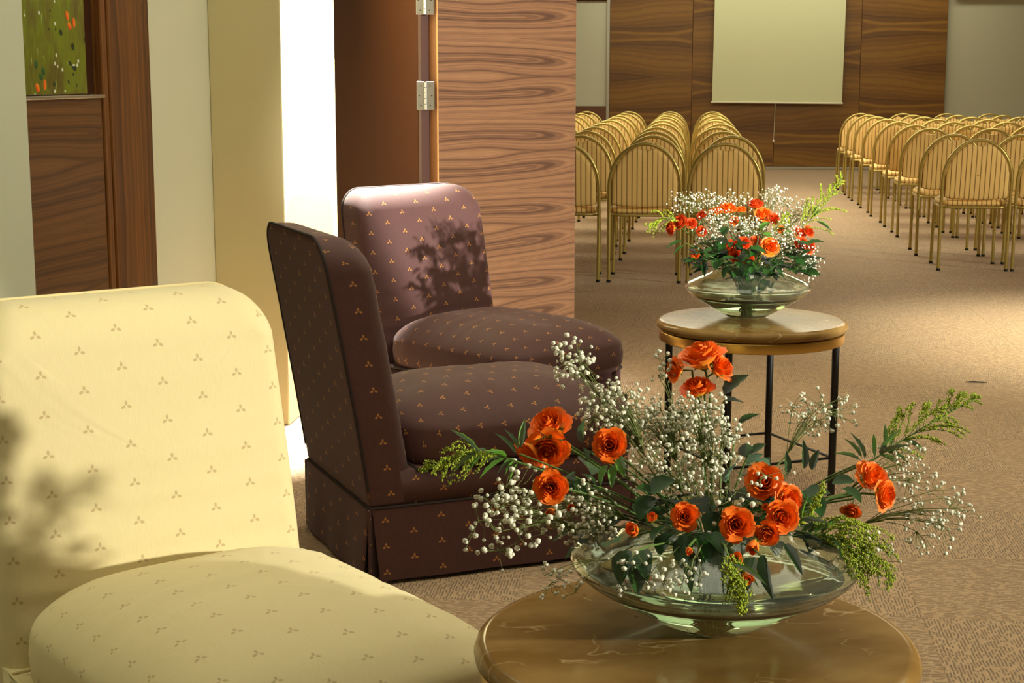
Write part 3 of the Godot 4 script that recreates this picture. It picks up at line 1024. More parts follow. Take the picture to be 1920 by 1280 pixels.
func furniture() -> void:
	# picture on the walnut door
	var art := thing("picture_panel", "tall green glass picture of orange flowers set in the walnut door at far left", "picture", Vector3(-1.735, 1.226, -3.93))
	part(art, "print", boxm(Vector3(0, 0.425, 0.028), Vector3(0.010, 0.85, 0.93), 0.0), M.edge_wood)
	var q := MB.new()
	q.quad(Vector3(0.0056, 0.002, 0.49), Vector3(0.0056, 0.002, -0.435), Vector3(0.0056, 0.848, -0.435), Vector3(0.0056, 0.848, 0.49), Vector2(0, 1), Vector2(1, 1), Vector2(1, 0), Vector2(0, 0))
	part(art, "flower_print", q.mesh(), M.picture)
	# slipper chairs
	for c in [["pale cream slipper chair with sprig motif, nearest, at lower left", "cream", -0.995, -2.672, 46.6], ["dark plum slipper chair seen from its side, behind the cream one", "plum", -0.945, -4.027, -29.5], ["dark plum slipper chair facing right, its back catching bright light", "plum", -0.985, -5.594, 40.6]]:
		var g := deg_to_rad(c[4])
		slipper_chair(c[0], M[c[1]], M[c[1] + "_welt"], Vector3(c[2] + cos(g) * 0.36, 0, c[3] + sin(g) * 0.36), PI / 2 - g)
	# tables and bowls
	side_table("round marble side table in the foreground, brass rim, under the larger flower bowl", Vector3(0.009, 0, -2.003), deg_to_rad(20.0))
	side_table("round marble side table on black legs, farther off beside the aisle", Vector3(0.175, 0, -4.84), deg_to_rad(-16.0))
	glass_bowl("wide clear glass bowl of flowers on the nearer marble table", Vector3(0.033, 0.54, -2.058), 0.08)
	glass_bowl("wide clear glass bowl of flowers on the farther marble table", Vector3(0.162, 0.54, -4.882), 0.08)
	# projection screen
	var sc := thing("projection_screen", "pale beige projection screen hanging on the walnut end wall", "screen", Vector3(1.09, 0.935, -22.6))
	part(sc, "screen_cloth", boxm(Vector3(0, 0.99, 0), Vector3(1.80, 1.96, 0.004)), M.screen)
	part(sc, "bottom_bar", boxm(Vector3(0, 0.0, 0), Vector3(1.83, 0.024, 0.024), 0.005), M.screen_bar)
	part(sc, "case", boxm(Vector3(0, 2.01, -0.03), Vector3(1.95, 0.09, 0.1), 0.01), M.screen_bar)
	var cd := MB.new()
	cd.tube([Vector3(-0.02, 0.0, 0.0), Vector3(-0.021, -0.3, 0.0), Vector3(-0.024, -0.52, 0.0)], 0.003, 6)
	var cdn := part(sc, "pull_cord", cd.mesh(), M.screen_bar)
	cd = MB.new()
	cd.blob(Vector3(-0.024, -0.535, 0), Vector3(0.014, 0.022, 0.014))
	part(cdn, "pull_knob", cd.mesh(), M.ceiling)
	sc.rotation.z = deg_to_rad(-0.45)
	# rows of gilt chairs
	var proto := gilt_chair()
	var ord := ["front", "second", "third", "fourth", "fifth", "sixth", "seventh", "eighth", "ninth", "tenth"]
	var first := true
	var lz := [-9.87, -11.1, -12.0, -13.0, -14.1, -15.2, -16.25, -17.15, -18.1, -19.2]
	var lj := [0.0, 0.07, 0.02, -0.02, 0.03, 0.0, 0.02, -0.01, 0.02, 0.0]
	var lx := [0.172, -0.328, -0.831, -1.332, -1.83]
	var seat := ["aisle seat", "second seat from aisle", "third seat from aisle", "fourth seat from aisle", "fifth seat from aisle", "sixth seat from aisle", "seventh seat from aisle"]
	for r in 10:
		for c in 5:
			var z: float = lz[r]
			var x: float = lx[c] + lj[r] * (1.0 if c == 0 else 0.3) + rng.randf_range(-0.005, 0.005)
			if x + 0.24 < -0.0745 * -z + 0.02:
				continue
			var lab := "gilt striped-back banquet chair in left block, %s row from doorway, %s" % [ord[r], seat[c]]
			first = place(proto, first, lab, Vector3(x, 0, z - 0.2), rng.randf_range(-0.014, 0.014), "gilt chairs of the left block")
	var rz := [-10.75, -11.65, -13.0, -13.9, -14.95, -15.9, -16.85, -17.7, -18.55]
	for r in 9:
		for c in 7:
			var z: float = rz[r]
			var x: float = 1.842 + 0.477 * c + rng.randf_range(-0.004, 0.004) - (0.03 if r == 1 else 0.0)
			if x - 0.24 > 0.2035 * -z + 0.03:
				continue
			var lab := "gilt striped-back banquet chair in right block, %s row from doorway, %s" % [ord[r], seat[c]]
			first = place(proto, first, lab, Vector3(x, 0, z - 0.2), rng.randf_range(-0.014, 0.014), "gilt chairs of the right block")
	# a dark scrap on the carpet
	var tw := MB.new()
	tw.tube(bend(Vector3(-0.045, 0.004, 0.0), Vector3(0.0, 0.007, 0.006), Vector3(0.045, 0.004, 0.004), 6), [0.001, 0.003, 0.0035, 0.003, 0.003, 0.001], 6)
	tag(part(self, "twig", tw.mesh(), M.rubber, Vector3(1.19, 0, -6.72)), "thin dark twig lying on the open carpet at right", "twig")

func place(proto: Node3D, first: bool, lab: String, at: Vector3, turn: float, group: String) -> bool:
	if first:
		proto.set_meta("label", lab)
		proto.position = at
		proto.rotation.y = turn
		proto.set_meta("group", group)
	else:
		copy_of(proto, lab, at, turn).set_meta("group", group)
	return false

# ------------------------------------------------------------------ flowers
var petal_mesh := {}

func petal_shape(R: float, H: float, curl: float, width: float) -> Array:
	var rows := []
	var uvs := []
	for i in 8:
		var v := i / 7.0
		var row := []
		var ur := []
		for j in 7:
			var u := j / 3.0 - 1.0
			var wv := width * (0.35 + 0.65 * sin(minf(1.0, v * 1.35) * PI / 2)) * (1.0 if v < 0.8 else sqrt(maxf(0.05, 1.0 - pow((v - 0.8) / 0.2, 2.0) * 0.75)))
			var r := R * (0.30 + 0.70 * pow(sin(v * PI / 2), 0.8)) + curl * R * pow(v, 4.0)
			var y := H * v - curl * H * 0.55 * pow(v, 5.0) - 0.06 * H * absf(u) * v
			r += 0.05 * R * u * u * v * curl + 0.035 * R * sin(u * 6.5 + R * 60.0) * v * v * v
			y += 0.05 * R * sin(u * 8.0 + R * 25.0) * v * v * v
			row.append(Vector3(sin(u * wv) * r, y, cos(u * wv) * r))
			ur.append(Vector2(0.5 + 0.5 * u, v))
		rows.append(row)
		uvs.append(ur)
	return [rows, uvs]

func turned(rows: Array, b: Basis, o := Vector3.ZERO) -> Array:
	var out := []
	for r in rows:
		var q := []
		for p in r:
			q.append(b * p + o)
		out.append(q)
	return out

func make_petals() -> void:
	# sizes for a bloom 1 wide; scaled where used
	for k in [["outer", 0.43, 0.52, 0.34, 0.76], ["middle", 0.38, 0.58, 0.24, 0.74], ["bud", 0.30, 0.86, -0.12, 0.85]]:
		var s := petal_shape(k[1], k[2], k[3], k[4])
		var m := MB.new()
		m.sheet(s[0], s[1], false, false)
		petal_mesh[k[0]] = m.mesh()
	for full in [false, true]:
		var m := MB.new()
		var lay := [[5, 0.33, 0.61, 0.20, 0.76], [5, 0.27, 0.635, 0.14, 0.8], [4, 0.21, 0.65, 0.08, 0.95], [4, 0.15, 0.66, 0.04, 1.0], [3, 0.095, 0.66, 0.0, 1.2], [3, 0.045, 0.64, 0.0, 1.25]]
		if full:
			lay = [[5, 0.43, 0.52, 0.34, 0.76], [5, 0.38, 0.58, 0.24, 0.74]] + lay
		for q in lay:
			for j in q[0]:
				var s := petal_shape(q[1], q[2], q[3], q[4])
				var b := Basis(Vector3.UP, TAU * (j + 0.37 * q[1] * 10.0) / q[0]) * Basis(Vector3.RIGHT, 0.1 * sin(j * 2.0 + q[1] * 30.0))
				m.sheet(turned(s[0], b), s[1], false, false)
		petal_mesh["whole" if full else "heart"] = m.mesh()
	var m2 := MB.new()
	for j in 3:
		var s := petal_shape(0.22, 0.78, -0.3, 1.2)
		m2.sheet(turned(s[0], Basis(Vector3.UP, TAU * j / 3.0)), s[1], false, false)
	petal_mesh["bud_heart"] = m2.mesh()
	# calyx: cup with five pointed sepals
	var m3 := MB.new()
	m3.blob(Vector3(0, 0.02, 0), Vector3(0.13, 0.12, 0.13), 10, 6)
	for j in 5:
		var rows := []
		for i in 6:
			var v := i / 5.0
			var row := []
			for u in [-1.0, 0.0, 1.0]:
				row.append(Vector3(u * 0.09 * (1 - v) * (0.4 + v * 1.6), 0.06 + 0.26 * v - 0.22 * v * v, 0.10 + 0.34 * v))
			rows.append(row)
		m3.sheet(turned(rows, Basis(Vector3.UP, TAU * j / 5.0)), [], false, false)
	petal_mesh["calyx"] = m3.mesh()
	var m4 := MB.new()   # leaf 1 long along z, folded on the midrib, pointed
	var rows4 := []
	for i in 10:
		var v := i / 9.0
		var w := 0.5 * pow(sin(pow(v, 0.8) * PI), 0.8)
		var row := []
		for j in 5:
			var u := j / 2.0 - 1.0
			row.append(Vector3(u * w, absf(u) * w * 0.30 - 0.16 * v * v + 0.02 * sin(v * 21.0) * absf(u), v))
		rows4.append(row)
	m4.sheet(rows4, [], false, false)
	petal_mesh["leaf"] = m4.mesh()
	var m5 := MB.new()   # gypsophila head: ruffled ball over a green calyx
	var rows5 := []
	for i in 7:
		var a := PI * i / 6.0 - PI / 2
		var row := []
		for j in 9:
			var g := TAU * j / 8
			var r := 1.0 + 0.22 * sin(j * 2.6 + i * 1.9) * (0.0 if i == 0 or i == 6 or j == 8 else 1.0)
			if j == 8:
				r = 1.0 + 0.22 * sin(0.0 + i * 1.9) * (0.0 if i == 0 or i == 6 else 1.0)
			row.append(Vector3(cos(a) * cos(g) * r, sin(a) * 0.85, cos(a) * sin(g) * r))
		rows5.append(row)
	m5.sheet(rows5, [], true)
	petal_mesh["floret"] = m5.mesh()
	var m6 := MB.new()   # goldenrod head
	m6.blob(Vector3.ZERO, Vector3(0.6, 1.0, 0.6), 5, 4)
	petal_mesh["grain"] = m6.mesh()

func bend(a: Vector3, b: Vector3, c: Vector3, k := 9) -> Array:
	var o := []
	for i in k:
		var s := i / (k - 1.0)
		o.append(a.lerp(b, s).lerp(b.lerp(c, s), s))
	return o

func aim(d: Vector3) -> Basis:
	# y axis along d
	d = d.normalized()
	var x := d.cross(Vector3(0.31, 0.2, 0.9)).normalized()
	return Basis(x, d, x.cross(d)).rotated(d, rng.randf() * TAU)

func root_in(bowl: Vector3, dir: Vector3) -> Array:
	# where a stem starts in the bowl and where it leaves the neck
	var flat := Vector3(dir.x, 0, dir.z)
	var fl := flat.normalized() * minf(flat.length(), 1.0)
	return [bowl + Vector3(-fl.x * 0.02 + rng.randf_range(-0.015, 0.015), 0.022, -fl.z * 0.02 + rng.randf_range(-0.015, 0.015)), bowl + Vector3(fl.x * 0.055, 0.165, fl.z * 0.055)]

func rose(bowl: Vector3, at: Vector3, size: float, face: Vector3, kind: String, label: String, group: String, fine := true, red := false) -> void:
	var p := bowl + at
	var st := root_in(bowl, at * 4.0)
	var t := thing("rose", label, "rose", bowl, 0.0, group)
	var pm: Material = M.petal_red if red else M.petal
	var bs := aim(face)
	var q := p - bs.y * size * 0.3 - bowl
	var h := part(t, "bloom", petal_mesh["bud_heart"] if kind == "bud" else petal_mesh["heart"] if fine else petal_mesh["whole"], pm, q)
	h.basis = bs.scaled_local(Vector3.ONE * size)
	if fine and kind != "bud":
		for j in 5:
			var o := part(h, "petal", petal_mesh["outer"], pm)
			o.basis = Basis(Vector3.UP, TAU * j / 5.0 + rng.randf_range(-0.2, 0.2)) * Basis(Vector3.RIGHT, rng.randf_range(-0.05, 0.28))
			o = part(h, "petal", petal_mesh["middle"], pm)
			o.basis = Basis(Vector3.UP, TAU * (j + 0.5) / 5.0 + rng.randf_range(-0.2, 0.2)) * Basis(Vector3.RIGHT, rng.randf_range(-0.06, 0.12))
	elif kind == "bud":
		for j in 4:
			var o := part(h, "petal", petal_mesh["bud"], pm)
			o.basis = Basis(Vector3.UP, TAU * j / 4.0) * Basis(Vector3.RIGHT, rng.randf_range(-0.02, 0.1))
	var c := part(t, "calyx", petal_mesh["calyx"], M.leaf_light, q)
	c.basis = bs.scaled_local(Vector3.ONE * size * 0.95)
	var m := MB.new()
	var pth := bend(st[0] - bowl, st[1] - bowl, q - bs.y * size * 0.6, 8)
	pth.append(q)
	m.tube(pth, 0.0016, 5)
	part(t, "stem", m.mesh(), M.stem)

func leafy(bowl: Vector3, at: Vector3, leaves: Array, material: Material, label: String, group := "") -> void:
	# leaves: [offset from the sprig's end, direction, length, width]
	var t := thing("leafy_sprig", label, "foliage", bowl, 0.0, group)
	var st := root_in(bowl, at * 4.0)
	var m := MB.new()
	m.tube(bend(st[0] - bowl, st[1] - bowl, at, 8), 0.0013, 5)
	part(t, "stem", m.mesh(), M.stem)
	for l in leaves:
		var o := part(t, "leaf", petal_mesh["leaf"], material, at + l[0])
		var z: Vector3 = l[1].normalized()
		var x := Vector3.UP.cross(z)
		if x.length() < 0.1:
			x = Vector3.RIGHT
		x = x.normalized()
		var b := Basis(x, z.cross(x), z)
		if l.size() > 4:
			b = b.rotated(z, l[4])
		o.basis = b.scaled_local(Vector3(l[3], l[2], l[2]))

func gypsophila(bowl: Vector3, c: Vector3, r: Vector3, count: int, head: float, label: String, group: String) -> void:
	var t := thing("baby_breath_spray", label, "flowers", bowl, 0.0, group)
	var st := root_in(bowl, c * 4.0)
	var base: Vector3 = st[1] - bowl
	var fork: Vector3 = base.lerp(c, 0.6) - Vector3(0, r.y * 0.25, 0)
	var m := MB.new()
	m.tube(bend(st[0] - bowl, base, fork, 7), 0.0011, 4, false)
	var hubs := []
	for i in maxi(3, count / 5):
		var d := Vector3(rng.randfn(), rng.randfn(), rng.randfn()).normalized()
		var h := c + d * r * rng.randf_range(0.25, 0.7)
		hubs.append(h)
		m.tube(bend(fork, fork.lerp(h, 0.5) + Vector3(0, 0.015, 0), h, 4), 0.0006, 3, false)
	var xf := []
	for i in int(count * 1.25):
		var d := Vector3(rng.randfn(), rng.randfn(), rng.randfn()).normalized()
		var p := c + d * r * pow(rng.randf(), 0.42) * rng.randf_range(0.85, 1.2)
		var hub: Vector3 = hubs[0]
		for h in hubs:
			if h.distance_to(p) < hub.distance_to(p):
				hub = h
		m.tube([hub, hub.lerp(p, 0.55) + Vector3(rng.randf_range(-1, 1), rng.randf_range(-1, 1), rng.randf_range(-1, 1)) * 0.004, p], 0.00038, 3, false)
		var s := head * 0.5 * rng.randf_range(0.55, 1.15)
		xf.append(Transform3D(aim((p - hub) + Vector3(0, 0.004, 0)).scaled_local(Vector3(s, s, s)), p))
	part(t, "stems", m.mesh(), M.twig).set_meta("kind", "stuff")
	many(t, "blossoms", petal_mesh["floret"], M.floret, xf)

func goldenrod(bowl: Vector3, start: Vector3, mid: Vector3, tip: Vector3, spread: float, n: int, droop: float, label: String, group: String, leaves := 8, big := 1.0) -> void:
	var t := thing("goldenrod_sprig", label, "foliage", bowl, 0.0, group)
	var st := root_in(bowl, start * 4.0)
	var m := MB.new()
	m.tube(bend(st[0] - bowl, st[1] - bowl, start, 7), 0.0016, 5)
	var ax := bend(start, mid, tip, 17)
	m.tube(ax, 0.0011, 5)
	var xf := []
	var grains := func(path: Array, per: int) -> void:
		for k in per:
			var s := rng.randf_range(0.12, 1.0) * (path.size() - 1.0)
			var i := mini(int(s), path.size() - 2)
			var p: Vector3 = path[i].lerp(path[i + 1], s - i)
			p += Vector3(rng.randfn(), absf(rng.randfn()), rng.randfn()) * 0.0016
			var g := rng.randf_range(0.0011, 0.0021) * big
			xf.append(Transform3D(aim(Vector3(rng.randfn(), 1.0 + rng.randf(), rng.randfn())).scaled_local(Vector3(g, g, g)), p))
	for k in n:
		var s := lerpf(0.10, 0.97, (k + rng.randf() * 0.6) / n)
		var f := s * 16.0
		var i := mini(int(f), 15)
		var p: Vector3 = ax[i].lerp(ax[i + 1], f - i)
		var d: Vector3 = (ax[i + 1] - ax[i]).normalized()
		var side := d.cross(Vector3(rng.randfn(), rng.randfn(), rng.randfn())).normalized()
		var L := spread * minf(1.0, 1.3 * (1.08 - s)) * rng.randf_range(0.6, 1.15) + spread * 0.08
		var e := p + (side * 0.62 + d * 0.75) * L
		var path := bend(p, p.lerp(e, 0.6) + Vector3(0, L * 0.25, 0), e - Vector3(0, L * droop, 0), 6)
		m.tube(path, 0.0005, 3, false)
		grains.call(path, int(14 + L * 640))
	grains.call(ax.slice(7), 60)
	part(t, "stem", m.mesh(), M.stem)
	for k in leaves:
		var s := rng.randf_range(0.0, 0.45) * 16.0
		var i := int(s)
		var o := part(t, "leaf", petal_mesh["leaf"], M.leaf_light, ax[i])
		var d: Vector3 = (ax[i + 1] - ax[i]).normalized()
		var z := (d * 0.7 + d.cross(Vector3(rng.randfn(), rng.randfn(), rng.randfn())).normalized() * 0.8).normalized()
		var x := Vector3.UP.cross(z).normalized()
		o.basis = Basis(x, z.cross(x), z).scaled_local(Vector3(0.006, 0.04, rng.randf_range(0.03, 0.055)))
	many(t, "florets", petal_mesh["grain"], M.goldenrod, xf)

func flowers(nb: Vector3, fb: Vector3) -> void:
	var ng := "orange roses in the near bouquet"
	var fg := "roses in the far bouquet"
	var ngb := "baby breath sprays in the near bouquet"
	var fgb := "baby breath sprays in the far bouquet"
	var ngr := "goldenrod in the near bouquet"
	var fgr := "goldenrod in the far bouquet"
	rose(nb, Vector3(-0.228, 0.260, -0.047), 0.0514, Vector3(-0.350, 0.750, 0.600), "open", "large orange rose at the top of the left trio, tilted up and away", ng)
	rose(nb, Vector3(-0.252, 0.231, -0.008), 0.0399, Vector3(-0.600, -0.550, 0.550), "open", "orange rose hanging at the left of the left trio, seen side on", ng)
	rose(nb, Vector3(-0.228, 0.234, -0.015), 0.0501, Vector3(0.100, -0.350, 1.000), "open", "orange rose at the middle of the left trio, below the tilted one", ng)
	rose(nb, Vector3(-0.141, 0.252, 0.028), 0.0399, Vector3(0.050, 0.350, 1.000), "open", "single round orange rose facing forward, left of the bouquet centre", ng)
	rose(nb, Vector3(-0.210, 0.217, 0.124), 0.0373, Vector3(0.100, 0.150, 1.000), "open", "yellow-tinged orange rose below the left trio, among white buds", ng)
	rose(nb, Vector3(-0.191, 0.174, 0.057), 0.0167, Vector3(0.300, 0.200, 1.000), "bud", "small orange bud behind baby breath, lower left of the near bouquet", ng)
	rose(nb, Vector3(-0.214, 0.169, 0.061), 0.0193, Vector3(-0.300, 0.000, 1.000), "bud", "faded orange bud under the yellow-tinged rose on the left", ng)
	rose(nb, Vector3(-0.105, 0.163, 0.121), 0.0296, Vector3(-0.150, 0.500, 1.000), "bud", "plump orange bud above the near bowl, lower left of the bouquet", ng)
	rose(nb, Vector3(-0.082, 0.179, 0.115), 0.0206, Vector3(0.100, 0.600, 1.000), "bud", "small round orange bud just right of the plump bud", ng)
	rose(nb, Vector3(-0.040, 0.181, 0.110), 0.0309, Vector3(0.100, 0.450, 1.000), "open", "small frilled orange rose at lower middle of the near bouquet", ng)
	rose(nb, Vector3(0.025, 0.175, 0.119), 0.0373, Vector3(0.100, 0.300, 1.000), "open", "spiral orange rose facing forward at the foot of the right cluster", ng)
	rose(nb, Vector3(0.060, 0.217, 0.062), 0.0424, Vector3(-0.050, 0.550, 0.900), "open", "orange rose topping the right-hand cluster of the near bouquet", ng)
	rose(nb, Vector3(0.090, 0.196, 0.072), 0.0386, Vector3(0.500, 0.350, 0.800), "open", "orange rose at the right of the right-hand cluster", ng)
	rose(nb, Vector3(0.082, 0.181, 0.096), 0.0386, Vector3(0.250, 0.100, 1.000), "open", "orange rose with curled lip at the lower right of the cluster", ng)
	rose(nb, Vector3(0.063, 0.163, 0.111), 0.0296, Vector3(-0.100, -0.200, 1.000), "open", "dark orange rose hanging below the right-hand cluster", ng)
	rose(nb, Vector3(0.047, 0.154, 0.130), 0.0257, Vector3(-0.200, -0.300, 1.000), "bud", "orange bud under the spiral rose on its right", ng)
	rose(nb, Vector3(0.062, 0.189, 0.086), 0.0167, Vector3(0.000, 0.500, 1.000), "bud", "tiny peach bud at the heart of the right-hand cluster", ng)
	rose(nb, Vector3(0.208, 0.203, -0.035), 0.0424, Vector3(0.450, 0.750, 0.600), "open", "tall orange rose at the far right of the near bouquet", ng)
	rose(nb, Vector3(0.221, 0.187, -0.003), 0.0360, Vector3(0.750, 0.100, 0.600), "open", "orange rose leaning right, below the tall one at far right", ng)
	rose(nb, Vector3(0.178, 0.167, 0.005), 0.0244, Vector3(-0.200, -0.500, 0.800), "open", "small orange rose hanging left of the far right pair", ng)
	rose(nb, Vector3(-0.022, 0.349, -0.114), 0.0566, Vector3(-0.250, 0.950, 0.200), "open", "wide orange rose at the very top of the near bouquet", ng)
	rose(nb, Vector3(0.005, 0.333, -0.115), 0.0386, Vector3(0.700, 0.600, 0.400), "open", "yellow-throated orange rose at the top right of the crown", ng)
	rose(nb, Vector3(-0.058, 0.330, -0.107), 0.0309, Vector3(-0.800, 0.100, 0.500), "open", "small red-orange rose on the left of the crown", ng)
	rose(nb, Vector3(-0.027, 0.305, -0.106), 0.0399, Vector3(-0.150, 0.900, 0.350), "open", "cup-shaped orange rose seen from the side, below the crown", ng)
	rose(nb, Vector3(-0.034, 0.157, 0.174), 0.0154, Vector3(0.000, 0.000, 1.000), "bud", "tiny dark red bud low over the near bowl", ng)
	rose(nb, Vector3(0.024, 0.149, 0.189), 0.0257, Vector3(-0.100, 0.600, 0.900), "bud", "orange bud drooping over the near bowl, above hanging goldenrod", ng)
	rose(nb, Vector3(0.035, 0.139, 0.210), 0.0219, Vector3(0.300, -0.300, 1.000), "bud", "lowest orange bud, resting over the front of the near bowl", ng)
	rose(fb, Vector3(-0.211, 0.291, -0.006), 0.0455, Vector3(-0.600, 0.500, 0.700), "open", "red rose at the left edge of the far bouquet, uppermost of three", fg, false, true)
	rose(fb, Vector3(-0.238, 0.274, 0.013), 0.0394, Vector3(-0.900, 0.000, 0.500), "open", "red rose seen side on at the far left of the far bouquet", fg, false, true)
	rose(fb, Vector3(-0.177, 0.288, -0.007), 0.0333, Vector3(0.100, 0.500, 0.800), "open", "red rose just right of the left edge pair", fg, false, true)
	rose(fb, Vector3(-0.145, 0.265, 0.011), 0.0303, Vector3(-0.100, 0.300, 1.000), "open", "small red rose low in the left of the far bouquet", fg, false, true)
	rose(fb, Vector3(-0.162, 0.201, 0.075), 0.0273, Vector3(-0.300, 0.100, 1.000), "open", "small orange rose hanging low at the left over the far bowl", fg, false, false)
	rose(fb, Vector3(-0.103, 0.321, -0.048), 0.0394, Vector3(-0.200, 0.900, 0.400), "open", "pale orange rose at the upper left of the far bouquet", fg, false, false)
	rose(fb, Vector3(-0.064, 0.329, -0.059), 0.0515, Vector3(0.100, 0.900, 0.500), "open", "bright yellow-orange rose near the top of the far bouquet", fg, false, false)
	rose(fb, Vector3(-0.144, 0.311, -0.033), 0.0303, Vector3(-0.300, 0.700, 0.600), "open", "dark orange rose below the upper left of the far bouquet", fg, false, true)
	rose(fb, Vector3(-0.023, 0.327, -0.063), 0.0273, Vector3(0.000, 0.800, 0.600), "open", "small orange rose right of the bright yellow-orange one", fg, false, false)
	rose(fb, Vector3(0.020, 0.343, -0.082), 0.0455, Vector3(0.000, 0.900, 0.400), "open", "dark red rose crowning the far bouquet", fg, false, true)
	rose(fb, Vector3(-0.044, 0.295, -0.030), 0.0273, Vector3(-0.100, 0.400, 1.000), "open", "little orange rose at the middle of the far bouquet", fg, false, false)
	rose(fb, Vector3(0.043, 0.312, -0.056), 0.0515, Vector3(0.100, 0.700, 0.700), "open", "pale peach rose at the upper right of the far bouquet", fg, false, false)
	rose(fb, Vector3(0.076, 0.301, -0.050), 0.0364, Vector3(0.400, 0.500, 0.700), "open", "orange-red rose right of the pale peach one", fg, false, true)
	rose(fb, Vector3(-0.049, 0.220, 0.043), 0.0455, Vector3(-0.300, 0.200, 1.000), "open", "deep red rose at lower left of the front cluster", fg, false, true)
	rose(fb, Vector3(-0.018, 0.232, 0.028), 0.0394, Vector3(0.000, 0.500, 1.000), "open", "deep red rose at the top of the front cluster", fg, false, true)
	rose(fb, Vector3(0.020, 0.238, 0.018), 0.0333, Vector3(0.200, 0.500, 0.900), "open", "deep red rose at the upper right of the front cluster", fg, false, true)
	rose(fb, Vector3(-0.040, 0.195, 0.066), 0.0333, Vector3(-0.100, 0.000, 1.000), "open", "red rose at the bottom left of the front cluster", fg, false, true)
	rose(fb, Vector3(-0.003, 0.189, 0.068), 0.0333, Vector3(0.100, 0.000, 1.000), "open", "orange-red rose at the bottom right of the front cluster", fg, false, true)
	rose(fb, Vector3(0.062, 0.222, 0.028), 0.0546, Vector3(0.300, 0.300, 1.000), "open", "large orange rose right of the red front cluster", fg, false, false)
	rose(fb, Vector3(0.155, 0.260, -0.020), 0.0364, Vector3(0.400, 0.400, 0.800), "open", "scarlet rose at the upper left of the right-hand four", fg, false, true)
	rose(fb, Vector3(0.183, 0.265, -0.028), 0.0364, Vector3(0.700, 0.500, 0.600), "open", "scarlet rose at the upper right of the right-hand four", fg, false, true)
	rose(fb, Vector3(0.158, 0.232, 0.007), 0.0364, Vector3(0.300, 0.100, 1.000), "open", "scarlet rose at the lower left of the right-hand four", fg, false, true)
	rose(fb, Vector3(0.183, 0.220, 0.016), 0.0394, Vector3(0.600, 0.000, 0.800), "open", "scarlet rose at the lower right of the right-hand four", fg, false, true)
	rose(fb, Vector3(0.098, 0.271, -0.023), 0.0212, Vector3(0.200, 0.300, 1.000), "open", "tiny orange rose between the far bouquet centre and its right", fg, false, false)
	gypsophila(nb, Vector3(-0.266, 0.159, 0.099), Vector3(0.068, 0.057, 0.046), 80, 0.0077, "baby breath spray of large buds at the lower left, before the dark chair", ngb)
	gypsophila(nb, Vector3(-0.238, 0.191, 0.070), Vector3(0.057, 0.046, 0.037), 40, 0.0077, "sparse baby breath spray left of the yellow-tinged rose", ngb)
	gypsophila(nb, Vector3(-0.199, 0.340, -0.092), Vector3(0.039, 0.036, 0.029), 62, 0.0071, "tall baby breath spray at the upper left, against the far dark seat", ngb)
	gypsophila(nb, Vector3(-0.141, 0.280, -0.058), Vector3(0.054, 0.044, 0.035), 195, 0.0061, "baby breath spray behind the single round rose", ngb)
	gypsophila(nb, Vector3(-0.076, 0.252, -0.092), Vector3(0.057, 0.043, 0.034), 255, 0.0055, "dense cloud of baby breath at the back of the near bouquet", ngb)
	gypsophila(nb, Vector3(-0.025, 0.279, -0.061), Vector3(0.050, 0.032, 0.026), 90, 0.0064, "baby breath spray below the crown of roses", ngb)
	gypsophila(nb, Vector3(-0.077, 0.333, -0.105), Vector3(0.018, 0.029, 0.014), 14, 0.0071, "thin baby breath spray left of the crown roses", ngb)
	gypsophila(nb, Vector3(-0.066, 0.211, -0.014), Vector3(0.068, 0.043, 0.034), 180, 0.0055, "baby breath spray in the middle of the near bouquet", ngb)
	gypsophila(nb, Vector3(-0.006, 0.238, -0.047), Vector3(0.050, 0.043, 0.034), 165, 0.0058, "baby breath spray left of the bluish leaves", ngb)
	gypsophila(nb, Vector3(-0.169, 0.164, 0.056), Vector3(0.044, 0.044, 0.035), 225, 0.0058, "dense olive-shaded baby breath spray low on the left", ngb)
	gypsophila(nb, Vector3(0.140, 0.270, -0.110), Vector3(0.057, 0.033, 0.026), 80, 0.0058, "baby breath spray before the far table legs", ngb)
	gypsophila(nb, Vector3(0.256, 0.208, -0.062), Vector3(0.039, 0.050, 0.031), 60, 0.0061, "baby breath spray around the right-hand goldenrod", ngb)
	gypsophila(nb, Vector3(0.292, 0.152, -0.026), Vector3(0.057, 0.056, 0.045), 80, 0.0061, "wide loose baby breath spray at the far right", ngb)
	gypsophila(nb, Vector3(0.185, 0.118, 0.043), Vector3(0.054, 0.039, 0.031), 40, 0.0055, "thin baby breath spray mixed with low goldenrod on the right", ngb)
	gypsophila(nb, Vector3(-0.089, 0.136, 0.230), Vector3(0.054, 0.030, 0.024), 46, 0.0064, "baby breath spray drooping over the left of the near bowl", ngb)
	gypsophila(nb, Vector3(-0.196, 0.100, 0.142), Vector3(0.036, 0.036, 0.029), 22, 0.0058, "sparse drooping baby breath twig left of the near bowl", ngb)
	gypsophila(nb, Vector3(0.031, 0.201, 0.078), Vector3(0.079, 0.057, 0.046), 46, 0.0071, "scattered baby breath spray in front of the right-hand cluster", ngb)
	gypsophila(nb, Vector3(-0.035, 0.142, 0.233), Vector3(0.029, 0.024, 0.019), 20, 0.0064, "short baby breath spray hanging at the front of the near bowl", ngb)
	gypsophila(fb, Vector3(-0.196, 0.351, -0.064), Vector3(0.059, 0.040, 0.036), 75, 0.0061, "baby breath spray at the upper left of the far bouquet", fgb)
	gypsophila(fb, Vector3(-0.122, 0.348, -0.070), Vector3(0.063, 0.040, 0.036), 105, 0.0061, "baby breath spray along the top left of the far bouquet", fgb)
	gypsophila(fb, Vector3(-0.039, 0.351, -0.083), Vector3(0.063, 0.036, 0.033), 90, 0.0061, "baby breath spray at the top of the far bouquet", fgb)
